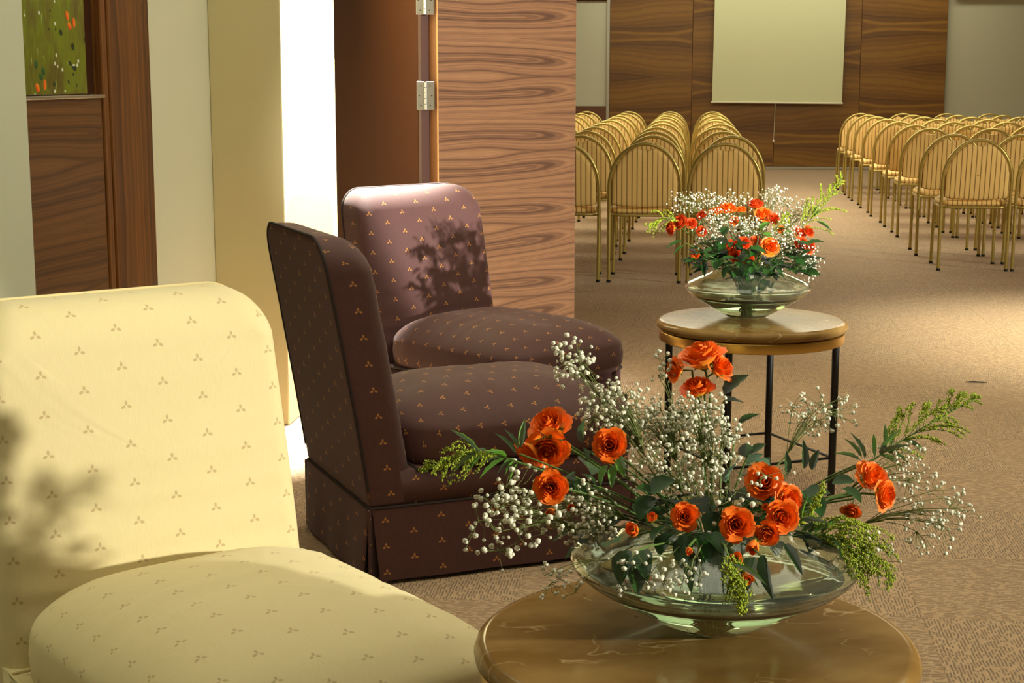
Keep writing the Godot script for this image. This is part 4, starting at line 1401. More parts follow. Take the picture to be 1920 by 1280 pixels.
	gypsophila(fb, Vector3(0.077, 0.360, -0.105), Vector3(0.053, 0.043, 0.039), 105, 0.0061, "tall baby breath spray at the top right of the far bouquet", fgb)
	gypsophila(fb, Vector3(0.150, 0.324, -0.080), Vector3(0.066, 0.049, 0.044), 135, 0.0061, "baby breath spray below the bright goldenrod", fgb)
	gypsophila(fb, Vector3(-0.096, 0.294, -0.022), Vector3(0.066, 0.046, 0.042), 135, 0.0061, "baby breath spray at left centre of the far bouquet", fgb)
	gypsophila(fb, Vector3(-0.006, 0.279, -0.018), Vector3(0.074, 0.046, 0.042), 165, 0.0061, "baby breath spray at the centre of the far bouquet", fgb)
	gypsophila(fb, Vector3(0.107, 0.241, 0.004), Vector3(0.059, 0.059, 0.053), 165, 0.0061, "baby breath spray beside the large orange far rose", fgb)
	gypsophila(fb, Vector3(0.179, 0.182, 0.054), Vector3(0.043, 0.056, 0.039), 90, 0.0061, "baby breath spray hanging at the lower right of the far bouquet", fgb)
	gypsophila(fb, Vector3(-0.128, 0.241, 0.032), Vector3(0.056, 0.043, 0.039), 45, 0.0061, "thin baby breath spray over the dark leaves of the far bouquet", fgb)
	gypsophila(fb, Vector3(0.050, 0.166, 0.071), Vector3(0.066, 0.036, 0.033), 21, 0.0061, "sparse baby breath spray low over the far bowl", fgb)
	goldenrod(nb, Vector3(-0.267, 0.238, 0.066), Vector3(-0.323, 0.260, 0.069), Vector3(-0.380, 0.224, 0.091), 0.045, 26, 0.35, "goldenrod sprig reaching left across the dark chair", ngr, 8, 1.0)
	goldenrod(nb, Vector3(0.213, 0.222, -0.059), Vector3(0.272, 0.257, -0.093), Vector3(0.358, 0.297, -0.130), 0.075, 34, 0.05, "long goldenrod sprig at the right, pointing up over the carpet", ngr, 8, 1.0)
	goldenrod(nb, Vector3(0.102, 0.142, 0.049), Vector3(0.170, 0.162, 0.048), Vector3(0.234, 0.087, 0.043), 0.075, 30, 0.35, "feathery goldenrod sprig drooping right over the near bowl", ngr, 3, 1.0)
	goldenrod(nb, Vector3(0.121, 0.151, 0.065), Vector3(0.162, 0.151, 0.061), Vector3(0.204, 0.100, 0.064), 0.060, 22, 0.30, "second drooping goldenrod sprig, inside the feathery one on the right", ngr, 2, 1.0)
	goldenrod(nb, Vector3(0.013, 0.157, 0.189), Vector3(0.022, 0.155, 0.224), Vector3(0.031, 0.105, 0.252), 0.030, 30, 0.50, "short goldenrod tuft hanging straight down over the near bowl", ngr, 2, 1.0)
	goldenrod(nb, Vector3(0.086, 0.161, 0.078), Vector3(0.130, 0.174, 0.071), Vector3(0.137, 0.216, 0.053), 0.016, 14, 0.10, "small curled goldenrod tip right of the red cluster", ngr, 2, 1.0)
	goldenrod(fb, Vector3(0.121, 0.256, -0.012), Vector3(0.224, 0.301, -0.067), Vector3(0.291, 0.433, -0.124), 0.100, 34, 0.00, "bright goldenrod sprig rising at the right of the far bouquet", fgr, 2, 1.2)
	goldenrod(fb, Vector3(-0.186, 0.279, 0.003), Vector3(-0.261, 0.317, -0.025), Vector3(-0.310, 0.279, 0.017), 0.075, 22, 0.30, "faint goldenrod sprig at the left of the far bouquet", fgr, 1, 1.2)
	goldenrod(fb, Vector3(0.059, 0.256, -0.004), Vector3(0.100, 0.286, -0.038), Vector3(0.126, 0.317, -0.070), 0.050, 16, 0.10, "goldenrod tuft inside the right of the far bouquet", fgr, 1, 1.2)
	leafy(nb, Vector3(0.010, 0.287, -0.108), [[Vector3(-0.000, 0.009, -0.001), Vector3(0.035, 0.038, -0.001), 0.044, 0.027, 0.5], [Vector3(0.000, 0.000, 0.000), Vector3(0.032, 0.007, 0.015), 0.031, 0.021, -0.4]], M.leaf, "pair of broad green leaves right of the crown roses", "leaf sprigs in the near bouquet")
	leafy(nb, Vector3(0.030, 0.260, -0.085), [[Vector3(0.000, -0.001, 0.000), Vector3(0.032, 0.021, -0.007), 0.033, 0.012, 0.5]], M.leaf, "single narrow dark leaf below the crown leaves", "leaf sprigs in the near bouquet")
	leafy(nb, Vector3(-0.177, 0.244, 0.013), [[Vector3(-0.000, 0.006, -0.001), Vector3(-0.002, 0.041, 0.003), 0.035, 0.016, 1.0], [Vector3(0.000, 0.000, 0.000), Vector3(0.010, -0.015, 0.021), 0.024, 0.011, -0.5]], M.leaf, "upright dark leaf left of the single round rose", "leaf sprigs in the near bouquet")
	leafy(nb, Vector3(-0.135, 0.235, 0.041), [[Vector3(0.007, 0.003, -0.001), Vector3(0.009, -0.022, 0.023), 0.028, 0.013, 0.5], [Vector3(-0.007, -0.006, 0.002), Vector3(-0.013, -0.024, 0.026), 0.032, 0.013, 0.3], [Vector3(0.000, -0.006, 0.001), Vector3(-0.001, -0.028, 0.025), 0.032, 0.012, 0.0]], M.leaf_light, "light green leaves under the single round rose", "leaf sprigs in the near bouquet")
	leafy(nb, Vector3(-0.084, 0.202, 0.061), [[Vector3(-0.005, -0.005, 0.001), Vector3(0.038, 0.029, 0.011), 0.042, 0.032, 0.6], [Vector3(0.006, -0.008, 0.001), Vector3(-0.028, 0.021, 0.020), 0.034, 0.024, -0.4], [Vector3(0.000, -0.008, 0.001), Vector3(-0.018, -0.024, 0.036), 0.040, 0.029, 0.0]], M.leaf, "big dark leaves at the centre of the near bouquet", "leaf sprigs in the near bouquet")
	leafy(nb, Vector3(0.017, 0.209, 0.027), [[Vector3(-0.004, -0.003, 0.001), Vector3(0.010, 0.038, 0.012), 0.035, 0.025, 0.4], [Vector3(0.022, 0.019, -0.006), Vector3(0.022, 0.022, 0.004), 0.027, 0.021, 0.4], [Vector3(0.032, 0.026, -0.008), Vector3(0.024, 0.000, 0.017), 0.025, 0.021, 0.0]], M.leaf_blue, "bluish rounded leaves left of the right-hand rose cluster", "leaf sprigs in the near bouquet")
	leafy(nb, Vector3(0.043, 0.237, -0.011), [[Vector3(-0.003, -0.006, 0.001), Vector3(-0.003, 0.027, 0.006), 0.023, 0.021, 0.5], [Vector3(0.005, 0.000, -0.001), Vector3(0.019, 0.017, -0.005), 0.022, 0.017, 0.3]], M.leaf, "dark leaves above the bluish ones", "leaf sprigs in the near bouquet")
	leafy(nb, Vector3(0.095, 0.200, -0.042), [[Vector3(-0.000, 0.001, -0.000), Vector3(0.001, 0.037, -0.006), 0.032, 0.011, 0.6], [Vector3(0.023, 0.009, -0.004), Vector3(0.001, 0.046, -0.008), 0.040, 0.011, 0.5], [Vector3(0.034, 0.007, -0.005), Vector3(0.009, 0.033, -0.007), 0.030, 0.012, 0.4]], M.leaf, "row of tall narrow leaves before the far table leg", "leaf sprigs in the near bouquet")
	leafy(nb, Vector3(0.131, 0.186, 0.007), [[Vector3(-0.021, -0.003, 0.003), Vector3(0.042, 0.021, 0.022), 0.044, 0.036, 0.3], [Vector3(-0.014, 0.003, 0.001), Vector3(0.025, -0.017, 0.050), 0.050, 0.034, -0.2], [Vector3(0.021, 0.017, -0.005), Vector3(0.032, 0.010, 0.014), 0.031, 0.024, 0.4], [Vector3(0.035, 0.010, -0.006), Vector3(0.028, -0.010, 0.028), 0.035, 0.021, 0.0]], M.leaf, "dark shaded leaves between the right-hand roses", "leaf sprigs in the near bouquet")
	leafy(nb, Vector3(-0.106, 0.158, 0.208), [[Vector3(-0.003, 0.006, -0.001), Vector3(-0.009, -0.032, 0.046), 0.049, 0.027, 0.2], [Vector3(0.007, -0.003, -0.000), Vector3(0.007, -0.030, 0.054), 0.053, 0.027, 0.0], [Vector3(-0.013, 0.016, -0.001), Vector3(-0.020, 0.010, 0.041), 0.039, 0.028, 0.5], [Vector3(0.016, 0.006, -0.003), Vector3(0.007, -0.022, 0.053), 0.049, 0.024, 0.3]], M.leaf, "dark leaves hanging over the left of the near bowl", "leaf sprigs in the near bouquet")
	leafy(nb, Vector3(-0.036, 0.156, 0.098), [[Vector3(-0.020, 0.000, 0.002), Vector3(-0.020, -0.017, 0.045), 0.044, 0.030, 0.3], [Vector3(0.000, -0.003, 0.001), Vector3(-0.010, -0.030, 0.056), 0.055, 0.028, 0.2], [Vector3(0.014, 0.000, -0.002), Vector3(0.017, -0.027, 0.052), 0.052, 0.028, -0.3], [Vector3(-0.027, 0.010, 0.002), Vector3(-0.024, -0.010, 0.034), 0.036, 0.027, 0.5], [Vector3(0.027, 0.000, -0.003), Vector3(0.021, -0.010, 0.049), 0.046, 0.027, 0.0]], M.leaf, "dark leaves massed at the mouth of the near bowl", "leaf sprigs in the near bouquet")
	leafy(nb, Vector3(0.056, 0.151, 0.175), [[Vector3(-0.000, 0.003, -0.001), Vector3(0.009, -0.044, 0.056), 0.061, 0.016, 0.6], [Vector3(0.026, 0.016, -0.006), Vector3(0.024, -0.025, 0.051), 0.052, 0.012, 0.3], [Vector3(-0.013, 0.000, 0.002), Vector3(-0.009, -0.026, 0.055), 0.053, 0.021, 0.2], [Vector3(-0.084, -0.003, 0.010), Vector3(-0.006, -0.026, 0.055), 0.052, 0.015, 0.4]], M.leaf, "pointed leaves hanging over the front of the near bowl", "leaf sprigs in the near bouquet")
	leafy(nb, Vector3(-0.259, 0.241, 0.044), [[Vector3(-0.002, 0.006, -0.001), Vector3(-0.017, 0.033, -0.003), 0.032, 0.007, 0.5], [Vector3(0.002, 0.008, -0.002), Vector3(0.004, 0.044, -0.008), 0.038, 0.009, 0.4], [Vector3(-0.005, 0.000, 0.001), Vector3(-0.027, 0.035, -0.003), 0.038, 0.006, 0.3], [Vector3(-0.007, -0.006, 0.002), Vector3(-0.028, -0.019, 0.006), 0.029, 0.005, 0.3], [Vector3(-0.005, -0.008, 0.002), Vector3(-0.018, -0.019, 0.015), 0.026, 0.005, 0.2], [Vector3(-0.002, -0.013, 0.002), Vector3(-0.015, -0.026, 0.016), 0.029, 0.005, 0.2]], M.leaf_light, "thin curved willow leaves behind the left trio of roses", "leaf sprigs in the near bouquet")
	leafy(nb, Vector3(0.199, 0.219, -0.057), [[Vector3(-0.006, 0.002, 0.000), Vector3(-0.038, 0.016, 0.002), 0.035, 0.006, 0.2], [Vector3(-0.004, 0.005, -0.000), Vector3(-0.022, 0.033, -0.003), 0.034, 0.005, 0.4], [Vector3(0.001, 0.004, -0.001), Vector3(-0.017, 0.043, -0.005), 0.039, 0.005, 0.4]], M.leaf_light, "thin curving leaves left of the far right roses", "leaf sprigs in the near bouquet")
	leafy(nb, Vector3(-0.009, 0.177, 0.046), [[Vector3(-0.007, 0.000, 0.001), Vector3(-0.014, 0.024, 0.018), 0.028, 0.030, 0.5], [Vector3(0.007, -0.003, -0.000), Vector3(0.022, 0.017, 0.025), 0.032, 0.030, 0.3], [Vector3(0.000, -0.007, 0.001), Vector3(0.011, -0.024, 0.043), 0.043, 0.027, 0.2], [Vector3(-0.042, 0.003, 0.004), Vector3(-0.021, 0.017, 0.020), 0.029, 0.027, 0.1]], M.leaf, "dark inner leaves behind the small frilled rose", "leaf sprigs in the near bouquet")
	leafy(nb, Vector3(-0.184, 0.207, 0.041), [[Vector3(0.000, 0.000, 0.000), Vector3(0.021, -0.024, 0.032), 0.038, 0.018, 0.3], [Vector3(-0.004, 0.003, -0.000), Vector3(-0.011, 0.010, 0.019), 0.021, 0.018, 0.6], [Vector3(0.007, 0.007, -0.002), Vector3(0.025, -0.007, 0.018), 0.027, 0.016, -0.3]], M.leaf, "shaded leaves right of the left trio", "leaf sprigs in the near bouquet")
	leafy(fb, Vector3(-0.120, 0.198, 0.086), [[Vector3(0.000, -0.003, 0.001), Vector3(-0.024, -0.026, 0.037), 0.043, 0.031, 0.4], [Vector3(-0.008, -0.016, 0.004), Vector3(-0.010, -0.048, 0.029), 0.049, 0.022, 0.2], [Vector3(0.008, 0.016, -0.004), Vector3(-0.040, 0.000, 0.025), 0.040, 0.031, 0.6], [Vector3(0.024, -0.008, -0.002), Vector3(-0.007, -0.032, 0.036), 0.042, 0.031, 0.0]], M.leaf, "dark leaves at the lower left of the far bouquet", "leaf sprigs in the far bouquet")
	leafy(fb, Vector3(-0.039, 0.167, 0.092), [[Vector3(-0.016, 0.003, 0.001), Vector3(-0.031, -0.035, 0.040), 0.052, 0.034, 0.3], [Vector3(0.008, -0.008, 0.000), Vector3(-0.007, -0.040, 0.038), 0.047, 0.034, 0.0], [Vector3(0.032, -0.008, -0.002), Vector3(0.020, -0.040, 0.034), 0.048, 0.034, -0.3], [Vector3(0.056, 0.000, -0.007), Vector3(0.041, -0.024, 0.029), 0.047, 0.034, 0.4], [Vector3(-0.032, 0.016, 0.001), Vector3(-0.032, -0.016, 0.026), 0.038, 0.031, 0.4], [Vector3(0.024, 0.008, -0.004), Vector3(0.001, -0.032, 0.045), 0.047, 0.031, 0.0]], M.leaf, "dark leaves over the mouth of the far bowl", "leaf sprigs in the far bouquet")
	leafy(fb, Vector3(0.066, 0.174, 0.068), [[Vector3(-0.000, 0.005, -0.001), Vector3(0.041, -0.032, 0.031), 0.051, 0.034, 0.2], [Vector3(0.008, 0.008, -0.002), Vector3(0.049, -0.016, 0.017), 0.046, 0.031, 0.4], [Vector3(-0.008, -0.008, 0.002), Vector3(0.013, -0.029, 0.033), 0.039, 0.031, 0.0]], M.leaf, "dark leaves at the lower right of the far bouquet", "leaf sprigs in the far bouquet")
	leafy(fb, Vector3(-0.193, 0.233, 0.048), [[Vector3(-0.008, 0.005, 0.000), Vector3(-0.065, -0.016, 0.010), 0.057, 0.011, 0.3], [Vector3(0.000, -0.008, 0.001), Vector3(-0.048, -0.024, 0.010), 0.047, 0.011, 0.3], [Vector3(0.025, -0.040, 0.004), Vector3(-0.040, -0.029, 0.020), 0.045, 0.010, 0.2], [Vector3(0.025, -0.037, 0.003), Vector3(-0.024, -0.044, 0.020), 0.045, 0.010, 0.3]], M.leaf, "thin blade leaves at the left of the far bouquet", "leaf sprigs in the far bouquet")
	leafy(fb, Vector3(-0.096, 0.242, 0.035), [[Vector3(-0.008, 0.003, 0.000), Vector3(-0.040, -0.011, 0.027), 0.042, 0.034, 0.4], [Vector3(0.000, -0.008, 0.001), Vector3(-0.024, -0.032, 0.028), 0.042, 0.031, 0.2], [Vector3(0.016, 0.016, -0.005), Vector3(0.016, 0.032, -0.007), 0.031, 0.031, 0.5], [Vector3(0.008, 0.000, -0.001), Vector3(0.004, -0.048, 0.038), 0.052, 0.034, 0.1]], M.leaf, "dark leaves among the left roses of the far bouquet", "leaf sprigs in the far bouquet")
	leafy(fb, Vector3(0.042, 0.273, 0.003), [[Vector3(-0.008, -0.003, 0.001), Vector3(0.032, 0.036, -0.010), 0.041, 0.025, 0.4], [Vector3(0.000, -0.013, 0.002), Vector3(0.041, -0.011, 0.017), 0.039, 0.025, 0.3], [Vector3(-0.016, -0.016, 0.005), Vector3(-0.015, -0.057, 0.041), 0.061, 0.028, 0.2], [Vector3(0.065, -0.016, -0.005), Vector3(0.032, 0.016, -0.006), 0.031, 0.022, 0.3], [Vector3(0.162, 0.024, -0.023), Vector3(0.062, -0.027, -0.003), 0.058, 0.010, 0.3], [Vector3(-0.048, -0.016, 0.008), Vector3(-0.025, 0.016, 0.020), 0.030, 0.025, 0.1]], M.leaf_light, "green leaves among the right roses of the far bouquet", "leaf sprigs in the far bouquet")
	leafy(nb, Vector3(0.066, 0.151, -0.048), [[Vector3(0.022, -0.011, 0.001), Vector3(0.974, 0.027, 0.225), 0.047, 0.022, -0.4], [Vector3(0.031, 0.010, -0.022), Vector3(0.728, -0.359, 0.584), 0.054, 0.025, -0.2], [Vector3(0.004, -0.003, -0.016), Vector3(0.225, 0.504, -0.834), 0.047, 0.021, -0.0], [Vector3(-0.011, -0.010, -0.003), Vector3(0.252, -0.189, 0.949), 0.057, 0.030, 0.5], [Vector3(-0.012, -0.007, 0.006), Vector3(0.920, 0.027, -0.392), 0.054, 0.023, -0.5], [Vector3(0.017, -0.011, 0.002), Vector3(0.984, 0.160, -0.075), 0.059, 0.027, -0.1]], M.leaf, "dark green leaf sprig deep inside the nearer bouquet", "leaf sprigs in the near bouquet core")
	leafy(nb, Vector3(0.108, 0.126, 0.001), [[Vector3(-0.028, -0.009, 0.004), Vector3(0.014, -0.029, 0.999), 0.040, 0.022, 0.1], [Vector3(0.008, -0.003, 0.001), Vector3(0.880, -0.124, 0.458), 0.051, 0.030, 0.5], [Vector3(-0.009, 0.030, 0.002), Vector3(0.446, -0.261, -0.856), 0.057, 0.031, 0.4], [Vector3(0.014, 0.008, 0.010), Vector3(0.029, -0.075, 0.997), 0.058, 0.028, -0.6], [Vector3(-0.008, 0.008, 0.032), Vector3(0.792, 0.272, 0.547), 0.045, 0.020, -0.5], [Vector3(0.018, 0.002, 0.003), Vector3(0.837, -0.133, 0.531), 0.046, 0.022, 0.6]], M.leaf, "dark green leaf sprig deep inside the nearer bouquet", "leaf sprigs in the near bouquet core")
	leafy(nb, Vector3(0.019, 0.172, 0.017), [[Vector3(0.001, 0.012, 0.014), Vector3(-0.604, 0.039, 0.796), 0.040, 0.023, 0.4], [Vector3(0.002, 0.000, 0.010), Vector3(0.204, 0.080, 0.976), 0.040, 0.023, -0.4], [Vector3(0.014, -0.001, 0.017), Vector3(0.742, 0.083, 0.665), 0.054, 0.030, -0.0], [Vector3(0.028, 0.022, -0.019), Vector3(-0.312, -0.183, 0.932), 0.042, 0.023, 0.4], [Vector3(-0.012, -0.015, -0.004), Vector3(-0.974, 0.225, -0.021), 0.058, 0.025, 0.6], [Vector3(-0.004, 0.005, -0.004), Vector3(0.854, 0.279, 0.439), 0.058, 0.031, -0.5]], M.leaf, "dark green leaf sprig deep inside the nearer bouquet", "leaf sprigs in the near bouquet core")
	leafy(nb, Vector3(-0.078, 0.151, 0.015), [[Vector3(0.032, 0.001, 0.029), Vector3(-0.593, -0.149, -0.792), 0.037, 0.021, 0.3], [Vector3(-0.009, 0.005, 0.020), Vector3(-0.503, 0.590, -0.631), 0.042, 0.025, 0.3], [Vector3(0.018, 0.003, -0.028), Vector3(-0.794, -0.188, 0.579), 0.049, 0.022, -0.2], [Vector3(-0.000, 0.012, -0.022), Vector3(-0.458, 0.402, 0.793), 0.036, 0.019, -0.1], [Vector3(-0.036, 0.003, 0.006), Vector3(-0.802, -0.264, 0.536), 0.049, 0.029, 0.0], [Vector3(-0.019, 0.023, 0.012), Vector3(-0.204, 0.038, 0.978), 0.039, 0.018, 0.4]], M.leaf, "dark green leaf sprig deep inside the nearer bouquet", "leaf sprigs in the near bouquet core")
	leafy(nb, Vector3(-0.166, 0.112, -0.027), [[Vector3(-0.013, 0.000, -0.029), Vector3(-0.951, -0.300, -0.075), 0.052, 0.022, -0.2], [Vector3(0.002, -0.005, 0.001), Vector3(-0.844, 0.104, -0.526), 0.040, 0.023, -0.2], [Vector3(-0.009, -0.015, -0.012), Vector3(-0.388, 0.126, -0.913), 0.046, 0.027, -0.2], [Vector3(-0.019, -0.006, 0.003), Vector3(0.563, 0.581, 0.587), 0.053, 0.026, 0.2], [Vector3(0.003, -0.007, 0.011), Vector3(-0.830, -0.229, 0.509), 0.048, 0.023, 0.1], [Vector3(0.019, 0.007, 0.018), Vector3(-0.772, -0.149, -0.618), 0.042, 0.020, -0.6]], M.leaf, "dark green leaf sprig deep inside the nearer bouquet", "leaf sprigs in the near bouquet core")
	leafy(nb, Vector3(-0.183, 0.164, -0.085), [[Vector3(0.010, 0.013, -0.018), Vector3(-0.310, 0.321, -0.895), 0.057, 0.032, 0.6], [Vector3(-0.017, -0.001, -0.019), Vector3(-0.679, -0.178, -0.712), 0.055, 0.026, 0.5], [Vector3(-0.003, -0.010, 0.002), Vector3(-0.955, 0.278, 0.100), 0.050, 0.030, 0.5], [Vector3(0.015, -0.003, 0.014), Vector3(-0.224, 0.021, -0.974), 0.034, 0.016, 0.0], [Vector3(0.019, -0.005, 0.003), Vector3(-0.714, -0.002, -0.701), 0.058, 0.035, 0.5], [Vector3(0.006, -0.000, 0.010), Vector3(-0.814, 0.253, -0.523), 0.057, 0.033, 0.3]], M.leaf, "dark green leaf sprig deep inside the nearer bouquet", "leaf sprigs in the near bouquet core")
	leafy(nb, Vector3(-0.041, 0.139, -0.090), [[Vector3(-0.007, -0.014, 0.011), Vector3(-0.070, 0.366, -0.928), 0.047, 0.021, -0.5], [Vector3(0.007, 0.035, 0.016), Vector3(-0.494, -0.259, -0.830), 0.041, 0.024, 0.2], [Vector3(0.016, -0.013, -0.020), Vector3(-0.287, 0.269, -0.919), 0.052, 0.027, 0.0], [Vector3(-0.013, 0.007, 0.004), Vector3(-0.877, -0.205, -0.435), 0.056, 0.026, -0.1], [Vector3(-0.011, 0.008, 0.028), Vector3(-0.439, -0.016, -0.899), 0.035, 0.020, -0.4], [Vector3(-0.021, 0.002, 0.018), Vector3(-0.684, -0.621, -0.384), 0.046, 0.025, -0.4]], M.leaf, "dark green leaf sprig deep inside the nearer bouquet", "leaf sprigs in the near bouquet core")
	leafy(nb, Vector3(0.069, 0.153, -0.148), [[Vector3(0.015, -0.019, -0.006), Vector3(0.720, 0.004, -0.693), 0.049, 0.029, -0.2], [Vector3(-0.011, 0.017, 0.005), Vector3(0.460, 0.729, -0.506), 0.040, 0.023, 0.2], [Vector3(-0.014, 0.019, 0.023), Vector3(-0.338, 0.447, 0.828), 0.056, 0.030, 0.2], [Vector3(-0.007, -0.003, 0.005), Vector3(-0.194, 0.074, -0.978), 0.052, 0.026, 0.1], [Vector3(0.022, 0.009, 0.018), Vector3(-0.074, -0.126, -0.989), 0.037, 0.022, 0.4], [Vector3(0.000, -0.012, -0.014), Vector3(-0.499, 0.270, 0.824), 0.035, 0.019, -0.6]], M.leaf, "dark green leaf sprig deep inside the nearer bouquet", "leaf sprigs in the near bouquet core")
	leafy(nb, Vector3(0.060, 0.147, -0.071), [[Vector3(-0.004, 0.011, -0.003), Vector3(0.783, 0.193, -0.592), 0.044, 0.026, 0.3], [Vector3(0.020, 0.005, -0.021), Vector3(0.580, 0.381, -0.720), 0.045, 0.020, -0.6], [Vector3(0.001, -0.012, -0.019), Vector3(0.785, -0.034, -0.619), 0.042, 0.022, -0.3], [Vector3(0.002, -0.006, 0.030), Vector3(-0.710, 0.692, -0.129), 0.037, 0.021, -0.5], [Vector3(0.008, 0.027, -0.014), Vector3(0.886, -0.186, -0.426), 0.046, 0.020, -0.2], [Vector3(-0.001, 0.001, 0.027), Vector3(-0.942, 0.170, -0.290), 0.037, 0.022, -0.2]], M.leaf, "dark green leaf sprig deep inside the nearer bouquet", "leaf sprigs in the near bouquet core")
	leafy(fb, Vector3(0.142, 0.223, 0.049), [[Vector3(-0.001, -0.003, 0.001), Vector3(0.954, -0.078, 0.288), 0.040, 0.017, -0.2], [Vector3(-0.002, -0.024, 0.032), Vector3(0.489, -0.033, 0.871), 0.040, 0.018, 0.5], [Vector3(0.028, 0.009, -0.006), Vector3(0.953, 0.274, -0.130), 0.057, 0.025, -0.4], [Vector3(0.002, -0.011, -0.003), Vector3(0.002, -0.256, -0.967), 0.054, 0.031, 0.3], [Vector3(0.001, 0.016, 0.007), Vector3(0.990, -0.101, 0.099), 0.044, 0.021, 0.2], [Vector3(0.012, 0.008, -0.001), Vector3(0.952, 0.271, 0.139), 0.036, 0.016, 0.4]], M.leaf, "dark green leaf sprig deep inside the farther bouquet", "leaf sprigs in the far bouquet core")
	leafy(fb, Vector3(0.172, 0.159, 0.079), [[Vector3(-0.006, 0.004, -0.011), Vector3(0.936, 0.204, 0.286), 0.044, 0.022, -0.4], [Vector3(-0.022, -0.005, 0.003), Vector3(0.920, -0.197, 0.339), 0.043, 0.022, 0.5], [Vector3(0.008, 0.015, -0.015), Vector3(-0.859, 0.140, 0.492), 0.054, 0.023, -0.1], [Vector3(0.003, 0.004, 0.010), Vector3(0.543, 0.568, 0.619), 0.046, 0.022, 0.2], [Vector3(-0.034, -0.008, 0.010), Vector3(0.806, 0.187, 0.562), 0.044, 0.023, 0.1], [Vector3(-0.007, -0.006, 0.001), Vector3(0.768, -0.003, 0.640), 0.058, 0.030, 0.6]], M.leaf, "dark green leaf sprig deep inside the farther bouquet", "leaf sprigs in the far bouquet core")
	leafy(fb, Vector3(0.128, 0.180, 0.091), [[Vector3(0.029, 0.014, 0.004), Vector3(0.895, 0.206, 0.395), 0.049, 0.023, -0.5], [Vector3(-0.007, -0.010, 0.002), Vector3(-0.084, 0.121, 0.989), 0.053, 0.031, 0.5], [Vector3(-0.027, -0.004, 0.003), Vector3(0.478, -0.241, 0.844), 0.046, 0.020, -0.1], [Vector3(0.026, 0.021, -0.007), Vector3(0.748, 0.608, 0.267), 0.040, 0.024, 0.5], [Vector3(-0.004, 0.014, -0.005), Vector3(0.842, -0.303, 0.445), 0.052, 0.028, 0.2], [Vector3(-0.007, 0.012, 0.006), Vector3(0.885, 0.119, -0.451), 0.039, 0.017, 0.3]], M.leaf, "dark green leaf sprig deep inside the farther bouquet", "leaf sprigs in the far bouquet core")
	leafy(fb, Vector3(0.066, 0.152, 0.087), [[Vector3(0.032, 0.013, 0.013), Vector3(0.544, 0.362, 0.757), 0.049, 0.024, -0.2], [Vector3(-0.017, -0.009, -0.002), Vector3(0.909, -0.005, 0.416), 0.051, 0.023, -0.0], [Vector3(-0.008, -0.003, 0.020), Vector3(0.665, 0.746, 0.038), 0.054, 0.032, -0.1], [Vector3(0.012, -0.003, 0.012), Vector3(0.617, -0.051, 0.785), 0.041, 0.021, -0.2], [Vector3(0.016, -0.016, -0.013), Vector3(-0.008, -0.034, 0.999), 0.040, 0.017, 0.6], [Vector3(0.001, 0.018, 0.000), Vector3(0.653, -0.112, 0.749), 0.049, 0.023, -0.3]], M.leaf, "dark green leaf sprig deep inside the farther bouquet", "leaf sprigs in the far bouquet core")
	leafy(fb, Vector3(0.045, 0.146, 0.101), [[Vector3(0.021, 0.011, 0.004), Vector3(-0.431, -0.051, 0.901), 0.035, 0.021, -0.1], [Vector3(-0.013, -0.006, 0.011), Vector3(0.516, 0.319, -0.795), 0.053, 0.022, -0.2], [Vector3(0.014, -0.005, -0.002), Vector3(0.973, 0.231, -0.020), 0.037, 0.018, -0.3], [Vector3(0.007, -0.019, 0.006), Vector3(-0.284, -0.352, 0.892), 0.055, 0.032, -0.2], [Vector3(0.006, -0.003, 0.025), Vector3(-0.587, 0.055, -0.808), 0.060, 0.034, 0.3], [Vector3(-0.028, -0.015, -0.009), Vector3(-0.386, 0.095, 0.917), 0.059, 0.028, -0.2]], M.leaf, "dark green leaf sprig deep inside the farther bouquet", "leaf sprigs in the far bouquet core")
	leafy(fb, Vector3(0.044, 0.179, 0.145), [[Vector3(-0.028, 0.003, -0.009), Vector3(0.028, -0.324, 0.946), 0.046, 0.026, -0.5], [Vector3(0.002, 0.001, -0.016), Vector3(0.370, 0.209, 0.905), 0.054, 0.025, -0.4], [Vector3(-0.019, -0.007, 0.024), Vector3(-0.066, 0.231, 0.971), 0.055, 0.033, 0.5], [Vector3(0.014, 0.001, -0.025), Vector3(0.121, 0.585, 0.802), 0.058, 0.032, 0.2], [Vector3(-0.005, -0.006, 0.035), Vector3(0.117, -0.088, 0.989), 0.057, 0.027, -0.5], [Vector3(-0.008, 0.009, -0.024), Vector3(0.376, 0.358, 0.855), 0.050, 0.023, -0.5]], M.leaf, "dark green leaf sprig deep inside the farther bouquet", "leaf sprigs in the far bouquet core")
	leafy(fb, Vector3(-0.001, 0.206, 0.111), [[Vector3(0.018, 0.006, 0.001), Vector3(-0.404, 0.504, 0.763), 0.040, 0.023, -0.3], [Vector3(0.001, -0.014, -0.008), Vector3(0.122, -0.683, 0.720), 0.053, 0.031, -0.2], [Vector3(0.023, 0.014, -0.012), Vector3(-0.304, -0.142, 0.942), 0.058, 0.028, -0.4], [Vector3(0.001, 0.021, 0.012), Vector3(0.943, -0.115, 0.312), 0.052, 0.030, 0.4], [Vector3(-0.023, 0.010, 0.006), Vector3(-0.430, 0.668, -0.607), 0.039, 0.018, -0.1], [Vector3(-0.005, -0.010, 0.013), Vector3(-0.276, 0.766, -0.580), 0.042, 0.022, -0.3]], M.leaf, "dark green leaf sprig deep inside the farther bouquet", "leaf sprigs in the far bouquet core")
